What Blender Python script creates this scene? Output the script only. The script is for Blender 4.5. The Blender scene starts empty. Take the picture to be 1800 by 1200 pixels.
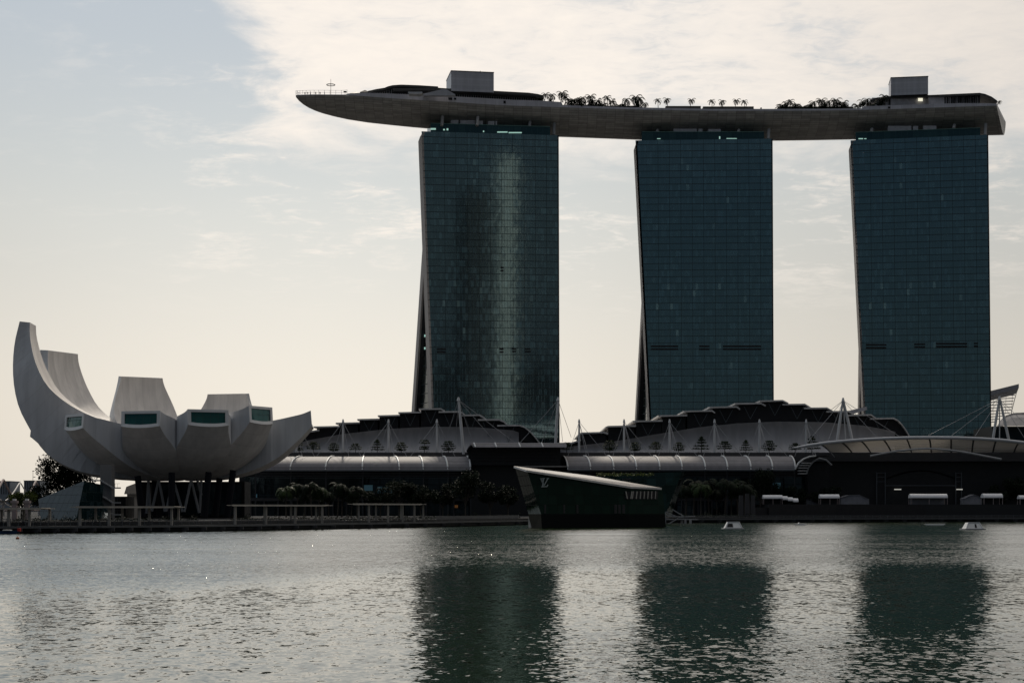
import bpy, bmesh, math, random
from mathutils import Vector, Matrix
R = math.radians
rnd = random.Random(7)
scene = bpy.context.scene
col = scene.collection

# ------------------------------------------------------------------ camera
F, CAMZ, HY = 2940.0, 5.0, 893.0            # focal length in photo pixels, eye height, horizon row
cam_d = bpy.data.cameras.new("camera")
cam_d.sensor_fit = 'HORIZONTAL'; cam_d.sensor_width = 36.0
cam_d.lens = F / 1800 * 36.0
cam_d.shift_y = (HY - 600) / 1800.0
cam_d.clip_start = 0.5; cam_d.clip_end = 30000
cam = bpy.data.objects.new("camera", cam_d); col.objects.link(cam)
cam.location = (0, 0, CAMZ); cam.rotation_euler = (R(90), 0, 0)
scene.camera = cam
scene.view_settings.view_transform = 'Standard'; scene.view_settings.look = 'None'
scene.view_settings.exposure = 0.0; scene.view_settings.gamma = 1.0
scene.view_settings.use_curve_mapping = False
scene.cycles.max_bounces = 8; scene.cycles.diffuse_bounces = 3; scene.cycles.glossy_bounces = 4
scene.cycles.sample_clamp_indirect = 6.0

# ------------------------------------------------------------------ sky and sun
SUN_AZ, SUN_EL = R(-5), R(42)
SUN = Vector((math.sin(SUN_AZ) * math.cos(SUN_EL), math.cos(SUN_AZ) * math.cos(SUN_EL), math.sin(SUN_EL)))

class NT:
    """terse shader node wiring"""
    def __init__(s, tree): s.t = tree; s.n = tree.nodes; s.l = tree.links
    def node(s, kind, **kw):
        n = s.n.new(kind)
        for k, v in kw.items(): setattr(n, k, v)
        return n
    def put(s, sock, v):
        if v is None: return
        if isinstance(v, bpy.types.NodeSocket): s.l.new(v, sock)
        else: sock.default_value = v
    def math(s, op, a, b=None, c=None, clamp=False):
        n = s.node('ShaderNodeMath', operation=op, use_clamp=clamp)
        s.put(n.inputs[0], a); s.put(n.inputs[1], b); s.put(n.inputs[2], c)
        return n.outputs[0]
    def vmath(s, op, a, b=None, scale=None):
        n = s.node('ShaderNodeVectorMath', operation=op)
        s.put(n.inputs[0], a); s.put(n.inputs[1], b)
        if scale is not None: s.put(n.inputs['Scale'], scale)
        return n.outputs['Value'] if op in ('DOT_PRODUCT', 'LENGTH') else n.outputs[0]
    def step(s, x, a, b, lo=0.0, hi=1.0):
        n = s.node('ShaderNodeMapRange', interpolation_type='SMOOTHSTEP')
        s.put(n.inputs[0], x); s.put(n.inputs[1], a); s.put(n.inputs[2], b); s.put(n.inputs[3], lo); s.put(n.inputs[4], hi)
        return n.outputs[0]
    def mix(s, f, a, b, blend='MIX'):
        n = s.node('ShaderNodeMix', data_type='RGBA', blend_type=blend)
        s.put(n.inputs[0], f); s.put(n.inputs[6], a); s.put(n.inputs[7], b)
        return n.outputs[2]
    def noise(s, vec, scale, detail=4.0, rough=0.55, dist=0.0, out=0):
        n = s.node('ShaderNodeTexNoise')
        s.put(n.inputs['Vector'], vec); s.put(n.inputs['Scale'], scale); s.put(n.inputs['Detail'], detail)
        s.put(n.inputs['Roughness'], rough); s.put(n.inputs['Distortion'], dist)
        return n.outputs[out]
    def comb(s, x, y, z=0.0):
        n = s.node('ShaderNodeCombineXYZ'); s.put(n.inputs[0], x); s.put(n.inputs[1], y); s.put(n.inputs[2], z)
        return n.outputs[0]
    def sep(s, v):
        n = s.node('ShaderNodeSeparateXYZ'); s.put(n.inputs[0], v); return n.outputs

def C(r, g, b): return (r, g, b, 1.0)

world = bpy.data.worlds.new("World"); scene.world = world; world.use_nodes = True
w = NT(world.node_tree); w.n.clear()
SKY_STRENGTH = 0.1
sky = w.node('ShaderNodeTexSky', sky_type='NISHITA', sun_disc=False, sun_elevation=SUN_EL, sun_rotation=SUN_AZ,
             air_density=1.0, dust_density=3.0, ozone_density=1.0)
d = w.node('ShaderNodeTexCoord').outputs['Generated']
dx, dy, dz = w.sep(d)
az = w.math('ARCTAN2', dx, dy)
hor = w.math('MAXIMUM', w.math('SQRT', w.math('ADD', w.math('MULTIPLY', dx, dx), w.math('MULTIPLY', dy, dy))), 0.02)
el = w.math('DIVIDE', w.math('MAXIMUM', dz, 0.0), hor)
cosg = w.vmath('DOT_PRODUCT', d, tuple(SUN))
front = w.step(cosg, -0.20, 0.76, 0.14, 1.0)          # the veil of air and cloud scatters forward, round the sun
glow = w.math('POWER', w.math('MAXIMUM', w.math('COSINE', w.math('SUBTRACT', az, R(-6))), 0.0), 28.0)
# clear hazy air: pale blue high up, cream at the horizon
air = w.mix(w.step(el, 0.04, 0.225), C(.90, .835, .735), C(.655, .68, .66))
air = w.mix(w.step(el, 0.16, 0.31), air, C(.47, .53, .585))
air = w.mix(w.step(el, 0.6, 2.0), air, C(.62, .66, .70))
lowdim = w.math('ADD', w.math('MULTIPLY', glow, 0.30), 0.70)
dim = w.mix(w.step(el, 0.12, 0.34), lowdim, C(1, 1, 1))
air = w.mix(1.0, air, dim, 'MULTIPLY')
# broken layer of alto clouds, drawn on a plane overhead
den = w.math('ADD', dz, 0.10)
p = w.comb(w.math('DIVIDE', dx, den), w.math('DIVIDE', dy, den))
n1 = w.noise(p, 1.3, 3.0, 0.5)
n2 = w.noise(w.vmath('MULTIPLY', p, (1.0, 1.0, 1.0)), 5.0, 7.0, 0.6, 0.5)
n3 = w.noise(w.vmath('MULTIPLY', p, (1.0, 1.3, 1.0)), 24.0, 4.0, 0.6, 0.8)
edge = w.math('ADD', az, w.math('ADD', w.math('MULTIPLY', w.math('SUBTRACT', n2, 0.5), 0.16),
                                w.math('MULTIPLY', w.math('SUBTRACT', el, 0.25), 0.10)))
reg = w.math('MULTIPLY', w.step(edge, -0.172, -0.128), w.step(w.math('ADD', el, w.math('MULTIPLY', w.math('SUBTRACT', n2, 0.5), 0.10)), 0.185, 0.25))
tex = w.math('ADD', w.math('ADD', w.math('MULTIPLY', n2, 0.62), w.math('MULTIPLY', n3, 0.30)), w.math('MULTIPLY', n1, 0.30))
patch = w.math('MULTIPLY', w.step(el, 0.10, 0.17), w.step(edge, -0.25, -0.11, 0.12, 1.0))
cl_full = w.math('MULTIPLY', reg, w.step(tex, 0.40, 0.60, 0.45, 1.0))
cl_wisp = w.math('MULTIPLY', w.math('MULTIPLY', w.step(tex, 0.58, 0.78), patch), 0.85)
cl = w.math('MAXIMUM', cl_full, cl_wisp)
ccol = w.mix(w.step(tex, 0.45, 0.78), C(.84, .79, .735), C(.96, .88, .79))
ccol = w.mix(1.0, ccol, w.mix(w.step(az, 0.06, 0.34), C(1, 1, 1), C(.83, .83, .83)), 'MULTIPLY')
lum = w.mix(cl, air, ccol)
lum = w.mix(1.0, lum, front, 'MULTIPLY')
blue_back = w.mix(w.step(cosg, -0.3, 0.55), C(.86, 1.0, 1.22), C(1, 1, 1))
lum = w.mix(1.0, lum, blue_back, 'MULTIPLY')
lum = w.vmath('SCALE', lum, scale=1.0 / SKY_STRENGTH)
full = w.mix(0.93, sky.outputs[0], lum)
below = w.mix(w.step(dz, -0.02, 0.0), C(.3, .3, .3), full)
bg = w.node('ShaderNodeBackground'); w.put(bg.inputs[0], below); bg.inputs[1].default_value = SKY_STRENGTH
wo = w.node('ShaderNodeOutputWorld'); w.l.new(bg.outputs[0], wo.inputs[0])

sun_d = bpy.data.lights.new("sun", 'SUN'); sun_d.energy = 2.0; sun_d.angle = R(3.0); sun_d.color = (1.0, .90, .76)
sun = bpy.data.objects.new("sun", sun_d); col.objects.link(sun)
sun.rotation_euler = (-SUN).to_track_quat('-Z', 'Y').to_euler(); sun.location = (0, 300, 600)

# ------------------------------------------------------------------ helpers
def P(px, py, Y):
    """the world point a photo pixel looks at, at distance Y"""
    return Vector(((px - 900) / F * Y, Y, CAMZ - (py - HY) / F * Y))
def PX(px, Y): return (px - 900) / F * Y
def PZ(py, Y): return CAMZ - (py - HY) / F * Y
def lerp(a, b, t): return a + (b - a) * t
def interp(tab, x):
    if x <= tab[0][0]: return tab[0][1]
    for (a, va), (b, vb) in zip(tab, tab[1:]):
        if x <= b: return va + (vb - va) * (x - a) / (b - a)
    return tab[-1][1]
ORD = ('first second third fourth fifth sixth seventh eighth ninth tenth eleventh twelfth thirteenth fourteenth fifteenth '
       'sixteenth seventeenth eighteenth nineteenth twentieth').split()
def nth(i): return ORD[i] if i < 20 else 'twenty-' + ORD[i - 20]

class MB:
    def __init__(s): s.v = []; s.f = []; s.u = []
    def add(s, vs, fs, us=None):
        b = len(s.v); s.v += [Vector(v) for v in vs]
        for i, f in enumerate(fs):
            s.f.append(tuple(b + k for k in f)); s.u.append(us[i] if us else None)
    def quad(s, a, b, c, d_, uv=None): s.add([a, b, c, d_], [(0, 1, 2, 3)], [uv] if uv else None)
    def box(s, x0, x1, y0, y1, z0, z1):
        s.add([(x0, y0, z0), (x1, y0, z0), (x1, y1, z0), (x0, y1, z0), (x0, y0, z1), (x1, y0, z1), (x1, y1, z1), (x0, y1, z1)],
              [(0, 3, 2, 1), (4, 5, 6, 7), (0, 1, 5, 4), (1, 2, 6, 5), (2, 3, 7, 6), (3, 0, 4, 7)])
    def bar(s, a, b, wd, ht=None, up=(0, 0, 1)):
        a, b = Vector(a), Vector(b); ht = wd if ht is None else ht
        t = (b - a).normalized(); u = Vector(up)
        if abs(t.dot(u)) > .98: u = Vector((0, 1, 0))
        r = t.cross(u).normalized(); u = r.cross(t)
        o = [(-1, -1), (1, -1), (1, 1), (-1, 1)]
        s.add([q + r * (i * wd / 2) + u * (j * ht / 2) for q in (a, b) for i, j in o],
              [(3, 2, 1, 0), (4, 5, 6, 7), (0, 1, 5, 4), (1, 2, 6, 5), (2, 3, 7, 6), (3, 0, 4, 7)])
    def tube(s, pts, rad, n=6):
        pts = [Vector(q) for q in pts]; rad = rad if isinstance(rad, (list, tuple)) else [rad] * len(pts)
        rings = []
        for i, q in enumerate(pts):
            t = (pts[min(i + 1, len(pts) - 1)] - pts[max(i - 1, 0)]).normalized()
            u = Vector((0, 0, 1)) if abs(t.z) < .9 else Vector((0, 1, 0))
            r = t.cross(u).normalized(); u = r.cross(t)
            rings.append([q + (r * math.cos(2 * math.pi * k / n) + u * math.sin(2 * math.pi * k / n)) * rad[i] for k in range(n)])
        vs = [q for ring in rings for q in ring]; fs = []
        for i in range(len(pts) - 1):
            for k in range(n):
                k2 = (k + 1) % n
                fs.append((i * n + k, i * n + k2, (i + 1) * n + k2, (i + 1) * n + k))
        fs.append(tuple(range(n - 1, -1, -1))); fs.append(tuple(range((len(pts) - 1) * n, len(pts) * n)))
        s.add(vs, fs)
    def prism(s, poly, vec):
        n = len(poly); poly = [Vector(q) for q in poly]; vec = Vector(vec)
        s.add(poly + [q + vec for q in poly],
              [tuple(range(n)), tuple(range(2 * n - 1, n - 1, -1))] + [(i, (i + 1) % n, n + (i + 1) % n, n + i) for i in range(n)])
    def strip(s, line, thick, vec):
        """a bent slab: polyline, thickness downwards, extruded along vec"""
        line = [Vector(q) for q in line]
        for a, b in zip(line, line[1:]):
            t = Vector((0, 0, -thick))
            s.prism([a, b, b + t, a + t], vec)
    def grid(s, rows, uv=None):
        m = len(rows[0]); vs = [q for r in rows for q in r]; fs = []; us = []
        for i in range(len(rows) - 1):
            for k in range(m - 1):
                idx = (i * m + k, i * m + k + 1, (i + 1) * m + k + 1, (i + 1) * m + k)
                fs.append(idx)
                if uv: us.append([uv[i][k], uv[i][k + 1], uv[i + 1][k + 1], uv[i + 1][k]])
        s.add(vs, fs, us if uv else None)
    def leaf(s, c, size, rng, flat=0.0):
        n = Vector((rng.gauss(0, 1), rng.gauss(0, 1), rng.gauss(0, 1) + flat)).normalized()
        a = n.orthogonal().normalized(); a = Matrix.Rotation(rng.uniform(0, 6.28), 3, n) @ a; b = n.cross(a)
        l, wd = size * rng.uniform(.7, 1.3), size * rng.uniform(.3, .55)
        s.add([c - a * l, c + b * wd - a * l * .1, c + a * l, c - b * wd + a * l * .1], [(0, 1, 2, 3)])
    def build(s, name, m, parent=None, smooth=False, loc=None, merge=False, recalc=True):
        base = Vector((0, 0, 0))
        if parent is not None:
            q = parent
            while q is not None: base = base + q.location; q = q.parent
        elif loc is not None: base = Vector(loc)
        me = bpy.data.meshes.new(name)
        me.from_pydata([tuple(v - base) for v in s.v], [], s.f)
        if any(s.u):
            lay = me.uv_layers.new(name="UVMap"); k = 0
            for f, u in zip(s.f, s.u):
                for j in range(len(f)):
                    if u: lay.data[k].uv = u[j]
                    k += 1
        if recalc or merge:
            bm = bmesh.new(); bm.from_mesh(me)
            if merge: bmesh.ops.remove_doubles(bm, verts=bm.verts, dist=1e-4)
            if recalc: bmesh.ops.recalc_face_normals(bm, faces=bm.faces)
            bm.to_mesh(me); bm.free()
        if smooth:
            for pl in me.polygons: pl.use_smooth = True
        me.materials.append(m)
        o = bpy.data.objects.new(name, me); col.objects.link(o)
        if parent is not None: o.parent = parent
        elif loc is not None: o.location = base
        return o

def build_each(mb, name, m, parent):
    """one object per connected piece"""
    par = list(range(len(mb.v)))
    def find(a):
        while par[a] != a: par[a] = par[par[a]]; a = par[a]
        return a
    for f in mb.f:
        for k in f[1:]: par[find(k)] = find(f[0])
    grp = {}
    for i, f in enumerate(mb.f): grp.setdefault(find(f[0]), []).append(i)
    for ids in grp.values():
        k = MB(); mp = {}
        for i in ids:
            for q in mb.f[i]:
                if q not in mp: mp[q] = len(k.v); k.v.append(mb.v[q])
            k.f.append(tuple(mp[q] for q in mb.f[i])); k.u.append(mb.u[i])
        k.build(name, m, parent)

def empty(name, loc, rz=0.0):
    o = bpy.data.objects.new(name, None); col.objects.link(o)
    o.empty_display_size = 0.5; o.location = loc; o.rotation_euler = (0, 0, rz)
    return o
def tag(o, label=None, cat=None, group=None, kind=None):
    if label: o['label'] = label
    if cat: o['category'] = cat
    if group: o['group'] = group
    if kind: o['kind'] = kind
    return o
def thing(name, loc, label, cat, group=None, rz=0.0): return tag(empty(name, loc, rz), label, cat, group)
def copy_tree(o, parent=None):
    c = o.copy(); col.objects.link(c)
    if parent is not None: c.parent = parent; c.matrix_parent_inverse = o.matrix_parent_inverse
    for ch in list(o.children): copy_tree(ch, c)
    return c

# ------------------------------------------------------------------ materials
def mat(name, c, rough=.6, metal=0.0, var=.15, scale=.6, spec=.5, emit=0.0, streak=False):
    m = bpy.data.materials.new(name); m.use_nodes = True
    t = NT(m.node_tree); b = t.n['Principled BSDF']
    b.inputs['Roughness'].default_value = rough; b.inputs['Metallic'].default_value = metal
    b.inputs['Specular IOR Level'].default_value = spec
    if var:
        co = t.node('ShaderNodeTexCoord').outputs['Object']
        if streak: co = t.vmath('MULTIPLY', co, (1.0, 1.0, 0.15))
        n = t.noise(co, scale, 5.0, .6)
        k = t.step(n, .25, .75, 1 - var, 1 + var)
        t.put(b.inputs['Base Color'], t.vmath('SCALE', c[:3], scale=k))
        t.put(b.inputs['Roughness'], t.step(n, .2, .8, max(rough - .08, 0), min(rough + .1, 1)))
    else: b.inputs['Base Color'].default_value = C(*c[:3])
    if emit:
        b.inputs['Emission Color'].default_value = C(*c[:3]); b.inputs['Emission Strength'].default_value = emit
    return m

def grid_glass(name, glass, line, cw, ch, lw, rough=.06, ior=1.6, wob=.012, tilt=.006, curtain=(.03, .05, .06), cur_amt=.5, sub=0, tint=(.6, .85, 1.0)):
    """glazing with mullions: UV in metres; panes differ in curtains and in how flat they sit"""
    m = bpy.data.materials.new(name); m.use_nodes = True
    t = NT(m.node_tree); b = t.n['Principled BSDF']
    uv = t.node('ShaderNodeTexCoord').outputs['UV']
    u, v, _ = t.sep(uv)
    def lines(x, pitch, width):
        fr = t.math('FRACT', t.math('DIVIDE', x, pitch))
        dist = t.math('MULTIPLY', t.math('MINIMUM', fr, t.math('SUBTRACT', 1.0, fr)), pitch)
        return t.math('LESS_THAN', dist, width / 2)
    ln = t.math('MAXIMUM', lines(u, cw, lw), lines(v, ch, lw))
    pw = cw / sub if sub else cw
    cell = t.comb(t.math('FLOOR', t.math('DIVIDE', u, pw)), t.math('FLOOR', t.math('DIVIDE', v, ch)))
    wn = t.node('ShaderNodeTexWhiteNoise', noise_dimensions='2D'); t.put(wn.inputs['Vector'], cell)
    bayc = t.comb(t.math('FLOOR', t.math('DIVIDE', u, cw * 1.0)), t.math('FLOOR', t.math('DIVIDE', v, ch)))
    wn2 = t.node('ShaderNodeTexWhiteNoise', noise_dimensions='2D'); t.put(wn2.inputs['Vector'], bayc)
    big = t.noise(uv, .035, 3.0, .5)
    cur = t.math('MULTIPLY', t.step(wn.outputs[0], .35, .85), t.step(t.math('ADD', t.math('MULTIPLY', wn2.outputs[0], .5), big), .45, .95))
    cur = t.math('MULTIPLY', cur, cur_amt)
    base = t.mix(cur, C(*glass), C(*curtain))
    if sub: base = t.mix(t.math('MULTIPLY', t.math('GREATER_THAN', wn.outputs[0], .984), t.step(big, .45, .6)), base, C(.14, .22, .22))
    if sub: ln = t.math('MAXIMUM', ln, t.math('MULTIPLY', lines(u, pw, .14), .7))
    base = t.mix(ln, base, C(*line))
    t.put(b.inputs['Base Color'], base)
    t.put(b.inputs['Roughness'], t.math('MAXIMUM', rough, t.math('MULTIPLY', ln, .5)))
    b.inputs['IOR'].default_value = ior; b.inputs['Specular Tint'].default_value = C(*tint)
    nv = t.noise(t.vmath('MULTIPLY', uv, (1.0, .45, 1.0)), .55, 3.0, .6, 0.3, out=1)
    g = t.node('ShaderNodeNewGeometry').outputs['Normal']
    off = t.vmath('ADD', t.vmath('SCALE', t.vmath('SUBTRACT', nv, (.5, .5, .5)), scale=wob * 4),
                  t.vmath('SCALE', t.vmath('SUBTRACT', wn.outputs[1], (.5, .5, .5)), scale=tilt))
    nn = t.vmath('NORMALIZE', t.vmath('ADD', g, off))
    t.put(b.inputs['Normal'], nn)
    return m

def seam_mat(name, c, pu, pv, lw, dark=.72, rough=.5, var=.06, spec=.4):
    """panelled cladding: UV in metres, thin seams"""
    m = bpy.data.materials.new(name); m.use_nodes = True
    t = NT(m.node_tree); b = t.n['Principled BSDF']
    uv = t.node('ShaderNodeTexCoord').outputs['UV']; u, v, _ = t.sep(uv)
    def lines(x, pitch):
        fr = t.math('FRACT', t.math('DIVIDE', x, pitch))
        return t.math('LESS_THAN', t.math('MULTIPLY', t.math('MINIMUM', fr, t.math('SUBTRACT', 1.0, fr)), pitch), lw / 2)
    ln = lines(u, pu) if not pv else t.math('MAXIMUM', lines(u, pu), lines(v, pv))
    cell = t.comb(t.math('FLOOR', t.math('DIVIDE', u, pu)), t.math('FLOOR', t.math('DIVIDE', v, pv or 1e4)))
    wn = t.node('ShaderNodeTexWhiteNoise', noise_dimensions='2D'); t.put(wn.inputs['Vector'], cell)
    co = t.node('ShaderNodeTexCoord').outputs['Object']
    st = t.noise(t.vmath('MULTIPLY', co, (1, 1, .12)), .5, 5.0, .6)
    k = t.math('MULTIPLY', t.step(wn.outputs[0], 0, 1, 1 - var, 1 + var), t.step(st, .3, .75, .87, 1.06))
    k = t.math('MULTIPLY', k, t.math('SUBTRACT', 1.0, t.math('MULTIPLY', ln, 1 - dark)))
    t.put(b.inputs['Base Color'], t.vmath('SCALE', c, scale=k))
    b.inputs['Roughness'].default_value = rough; b.inputs['Specular IOR Level'].default_value = spec
    return m

M = dict(
    shell=seam_mat('white_shell_panels', (.68, .645, .61), 4.2, 0, .12, .80),
    shell_side=seam_mat('white_wall_panels', (.58, .59, .61), 4.2, 0, .10, .82, var=.05),
    frame=mat('white_frame', (.72, .72, .72), .45, var=.05),
    sky_glass=grid_glass('skylight_glass', (.012, .06, .055), (.008, .02, .02), 2.2, 2.4, .16, ior=1.55, tint=(.5, 1, .95), curtain=(.02, .09, .08)),
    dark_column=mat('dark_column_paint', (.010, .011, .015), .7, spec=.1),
    concrete=mat('pale_concrete', (.34, .34, .34), .8, streak=True),
    beige=mat('beige_fin_stone', (.40, .36, .33), .7, streak=True, scale=.2),
    dark_edge=mat('dark_metal_edge', (.02, .022, .026), .5),
    tower_glass=grid_glass('tower_glass', (.0035, .010, .015), (.0025, .005, .006), 5.45, 3.18, .16, ior=2.7, cur_amt=.75, curtain=(.035, .075, .095), sub=4, wob=.006, tilt=.01, tint=(.55, .9, 1.0)),
    tower_glass_mirror=grid_glass('mirrored_tower_glass', (.0035, .010, .014), (.0025, .005, .006), 5.45, 3.18, .16, ior=2.75, cur_amt=1.0, curtain=(.05, .10, .115), sub=4, wob=.0034, tilt=.002, tint=(.62, .92, 1.0)),
    crown_glass=grid_glass('crown_glass', (.012, .04, .045), (.02, .06, .065), 2.7, 9, .12, ior=1.5, curtain=(.03, .08, .08)),
    atrium_glass=grid_glass('atrium_glass', (.006, .014, .014), (.003, .005, .005), 4.0, 3.2, .3, ior=1.55, curtain=(.03, .035, .03), cur_amt=.8),
    slab_line=mat('floor_edge', (.006, .012, .014), .5),
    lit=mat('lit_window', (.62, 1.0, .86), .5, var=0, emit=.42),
    warm_lit=mat('warm_lit_window', (1.0, .95, .75), .5, var=0, emit=.85),
    louvre=mat('dark_louvre', (.004, .004, .006), .7),
    plant=mat('grey_plant_cladding', (.46, .45, .47), .6),
    hull=seam_mat('hull_panels', (.38, .365, .345), 4.5, 1.3, .22, .62, rough=.55, var=.16),
    parapet=seam_mat('parapet_panels', (.50, .49, .53), 5.0, 0, .15, .7),
    roof_dark=mat('dark_roof', (.06, .058, .055), .55),
    lift=seam_mat('lift_cladding', (.52, .52, .56), 60, 1.3, .09, .82, rough=.4),
    pale_metal=mat('pale_metal', (.55, .55, .56), .4, var=.05),
    mast=mat('white_mast_paint', (.60, .60, .60), .4, var=.05),
    cable=mat('cable_steel', (.36, .36, .37), .4, var=0),
    canopy=seam_mat('canopy_louvre_panels', (.235, .225, .235), 300, 0.85, .20, .45, rough=.6, var=.14, spec=.25),
    rib=mat('white_rib', (.68, .68, .67), .45, var=.04),
    roof_rim=mat('pale_roof_edge', (.70, .67, .64), .5),
    fascia=mat('dark_fascia', (.007, .007, .009), .7),
    vbrace=mat('dark_brace_steel', (.10, .12, .13), .6, var=0),
    grey_wall=mat('grey_curved_cladding', (.44, .425, .43), .6, streak=True, scale=.3),
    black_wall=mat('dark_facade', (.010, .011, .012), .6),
    shop_glass=grid_glass('shopfront_glass', (.004, .007, .009), (.004, .004, .005), 6.0, 4.2, .35, ior=1.45, curtain=(.03, .04, .045), cur_amt=.7),
    band=mat('dim_concrete_band', (.055, .053, .055), .8),
    pav_glass=grid_glass('green_pavilion_glass', (.006, .013, .009), (.001, .0015, .0015), 2.6, 2.6, .20, ior=1.26, curtain=(.014, .028, .02), tint=(.6, 1, .75), cur_amt=.4),
    crystal=grid_glass('blue_crystal_glass', (.012, .022, .028), (.006, .012, .015), 2.6, 2.4, .16, ior=1.28, curtain=(.025, .045, .05), tint=(.7, .9, 1)),
    pav_roof=seam_mat('pavilion_metal_roof', (.50, .46, .42), 2.2, 5.0, .16, .7, rough=.32, spec=.7),
    plinth=mat('dark_plinth_concrete', (.006, .008, .008), .9, streak=True, spec=.1),
    plinth_tip=mat('lighter_plinth_tip', (.045, .04, .03), .9, spec=.1),  # prow facet is lighter than the rest of the plinth
    white=mat('white_paint', (.78, .77, .75), .5, var=.06),
    fabric=mat('white_tent_fabric', (.74, .73, .74), .7, var=.06),
    grey_fabric=mat('grey_tent_fabric', (.22, .22, .24), .7),
    sign_letter=mat('silver_letters', (.24, .27, .26), .35, var=0),
    leaf=mat('leaf', (.028, .046, .016), .6, var=.55, scale=.5, spec=.12),
    leaf_dark=mat('dark_leaf', (.009, .016, .007), .65, var=.5, scale=.5, spec=.12),
    leaf_yellow=mat('yellow_green_leaf', (.085, .105, .02), .6, var=.5, scale=.6, spec=.12),
    bark=mat('bark', (.05, .042, .034), .9),
    pave=mat('dark_paving', (.055, .055, .056), .95, scale=.15, spec=.05),
    deck=mat('weathered_deck', (.04, .04, .04), .9, scale=.3),
    deck_edge=mat('deck_edge_concrete', (.085, .09, .095), .75),
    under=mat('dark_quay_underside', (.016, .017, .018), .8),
    rail=mat('railing_steel', (.10, .11, .12), .5, var=0),
    portal=mat('pale_portal_concrete', (.36, .335, .30), .75, streak=True),
    blue_hull=mat('blue_boat_paint', (.02, .05, .12), .4),
    red=mat('red_paint', (.5, .03, .02), .5),
    orange=mat('orange_buoy_paint', (.35, .09, .03), .5),
    skin=mat('skin', (.30, .20, .15), .6), cloth=mat('dark_clothes', (.03, .03, .04), .8),
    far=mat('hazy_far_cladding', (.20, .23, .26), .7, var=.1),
    stone_pink=mat('pinkish_stone', (.30, .24, .23), .7),
    office_pale=mat('pale_office_stone', (.85, .82, .76), .8, var=.15, scale=.12),
    office_dark=mat('dark_office_stone', (.05, .05, .055), .6, var=.3, scale=.1),
)

def translucent_mat(name, c, f):
    m = bpy.data.materials.new(name); m.use_nodes = True; t = NT(m.node_tree); b = t.n['Principled BSDF']
    b.inputs['Base Color'].default_value = C(*c); b.inputs['Roughness'].default_value = .4
    tr = t.node('ShaderNodeBsdfTranslucent'); tr.inputs[0].default_value = C(*c)
    mx = t.node('ShaderNodeMixShader'); mx.inputs[0].default_value = f
    t.l.new(b.outputs[0], mx.inputs[1]); t.l.new(tr.outputs[0], mx.inputs[2]); t.l.new(mx.outputs[0], t.n['Material Output'].inputs[0])
    return m
M['louvre_translucent'] = translucent_mat('translucent_louvre', (.55, .53, .50), .5)

# water: a dark green body under wind ripples; ripple strength varies over the bay in patches and slicks
def water_mat():
    m = bpy.data.materials.new('bay_water'); m.use_nodes = True
    t = NT(m.node_tree); b = t.n['Principled BSDF']
    co = t.node('ShaderNodeTexCoord').outputs['Object']
    x, y, _ = t.sep(co)
    b.inputs['Base Color'].default_value = C(.011, .020, .007)
    b.inputs['Roughness'].default_value = .045
    b.inputs['IOR'].default_value = 1.42
    half = lambda c: t.vmath('SUBTRACT', c, (.5, .5, .5))
    chop = half(t.noise(t.vmath('MULTIPLY', co, (2.6, 1.8, 1)), 1.0, 2.5, .55, .5, out=1))
    swell = half(t.noise(t.vmath('MULTIPLY', co, (1.0, .60, 1)), 1.0, 2.0, .5, .3, out=1))
    fine = half(t.noise(t.vmath('MULTIPLY', co, (5.5, 4.5, 1)), 1.0, 2.0, .5, .3, out=1))
    steep = t.math('ADD', .60, t.math('MULTIPLY', t.vmath('DOT_PRODUCT', chop, chop), 14.0))   # now and then a steep facet
    chop = t.vmath('SCALE', chop, scale=steep)
    patch = t.noise(t.vmath('MULTIPLY', co, (.012, .05, 1)), 1.0, 4.0, .55, .6)
    gust = t.step(patch, .36, .64, .75, 1.2)
    left = t.step(x, -4, -26)
    far = t.step(t.math('ADD', y, t.math('MULTIPLY', left, 45)), 120, 172)                                # breezier towards the far quay
    near = t.math('MULTIPLY', t.step(y, 76, 62), t.step(x, -2, 6))
    wind = t.math('MAXIMUM', far, near)
    slick = t.math('SUBTRACT', 1.0, t.math('MULTIPLY', t.step(t.noise(t.vmath('MULTIPLY', co, (.0035, .075, 1)), 1.0, 3.0, .5, .5), .56, .74), .45))
    k = t.math('MULTIPLY', t.math('MULTIPLY', gust, slick), t.math('ADD', .72, t.math('ADD', t.math('MULTIPLY', far, .95), t.math('MULTIPLY', near, .6))))
    s = t.vmath('ADD', t.vmath('ADD', t.vmath('SCALE', chop, scale=.28), t.vmath('SCALE', swell, scale=.10)), t.vmath('SCALE', fine, scale=.16))
    s = t.vmath('SCALE', s, scale=k)
    sx, sy, _ = t.sep(s)
    sy = t.math('SUBTRACT', sy, t.math('MULTIPLY', t.math('ADD', t.math('ADD', .024, t.math('MULTIPLY', left, .004)), t.math('ADD', t.math('MULTIPLY', far, .082), t.math('MULTIPLY', near, .024))), slick))   # steeper lee faces turned to the near shore
    nn = t.vmath('NORMALIZE', t.comb(t.math('MULTIPLY', sx, 1.35), sy, 1.0))
    b.inputs['Roughness'].default_value = .025
    t.put(b.inputs['Normal'], nn)
    return m
M['water'] = water_mat()

# ------------------------------------------------------------------ setting: water, ground, promenade
wm = MB(); wm.quad((-3000, -400, 0), (3000, -400, 0), (3000, 1500, 0), (-3000, 1500, 0))
tag(wm.build('water', M['water'], recalc=False), kind='structure')

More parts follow.
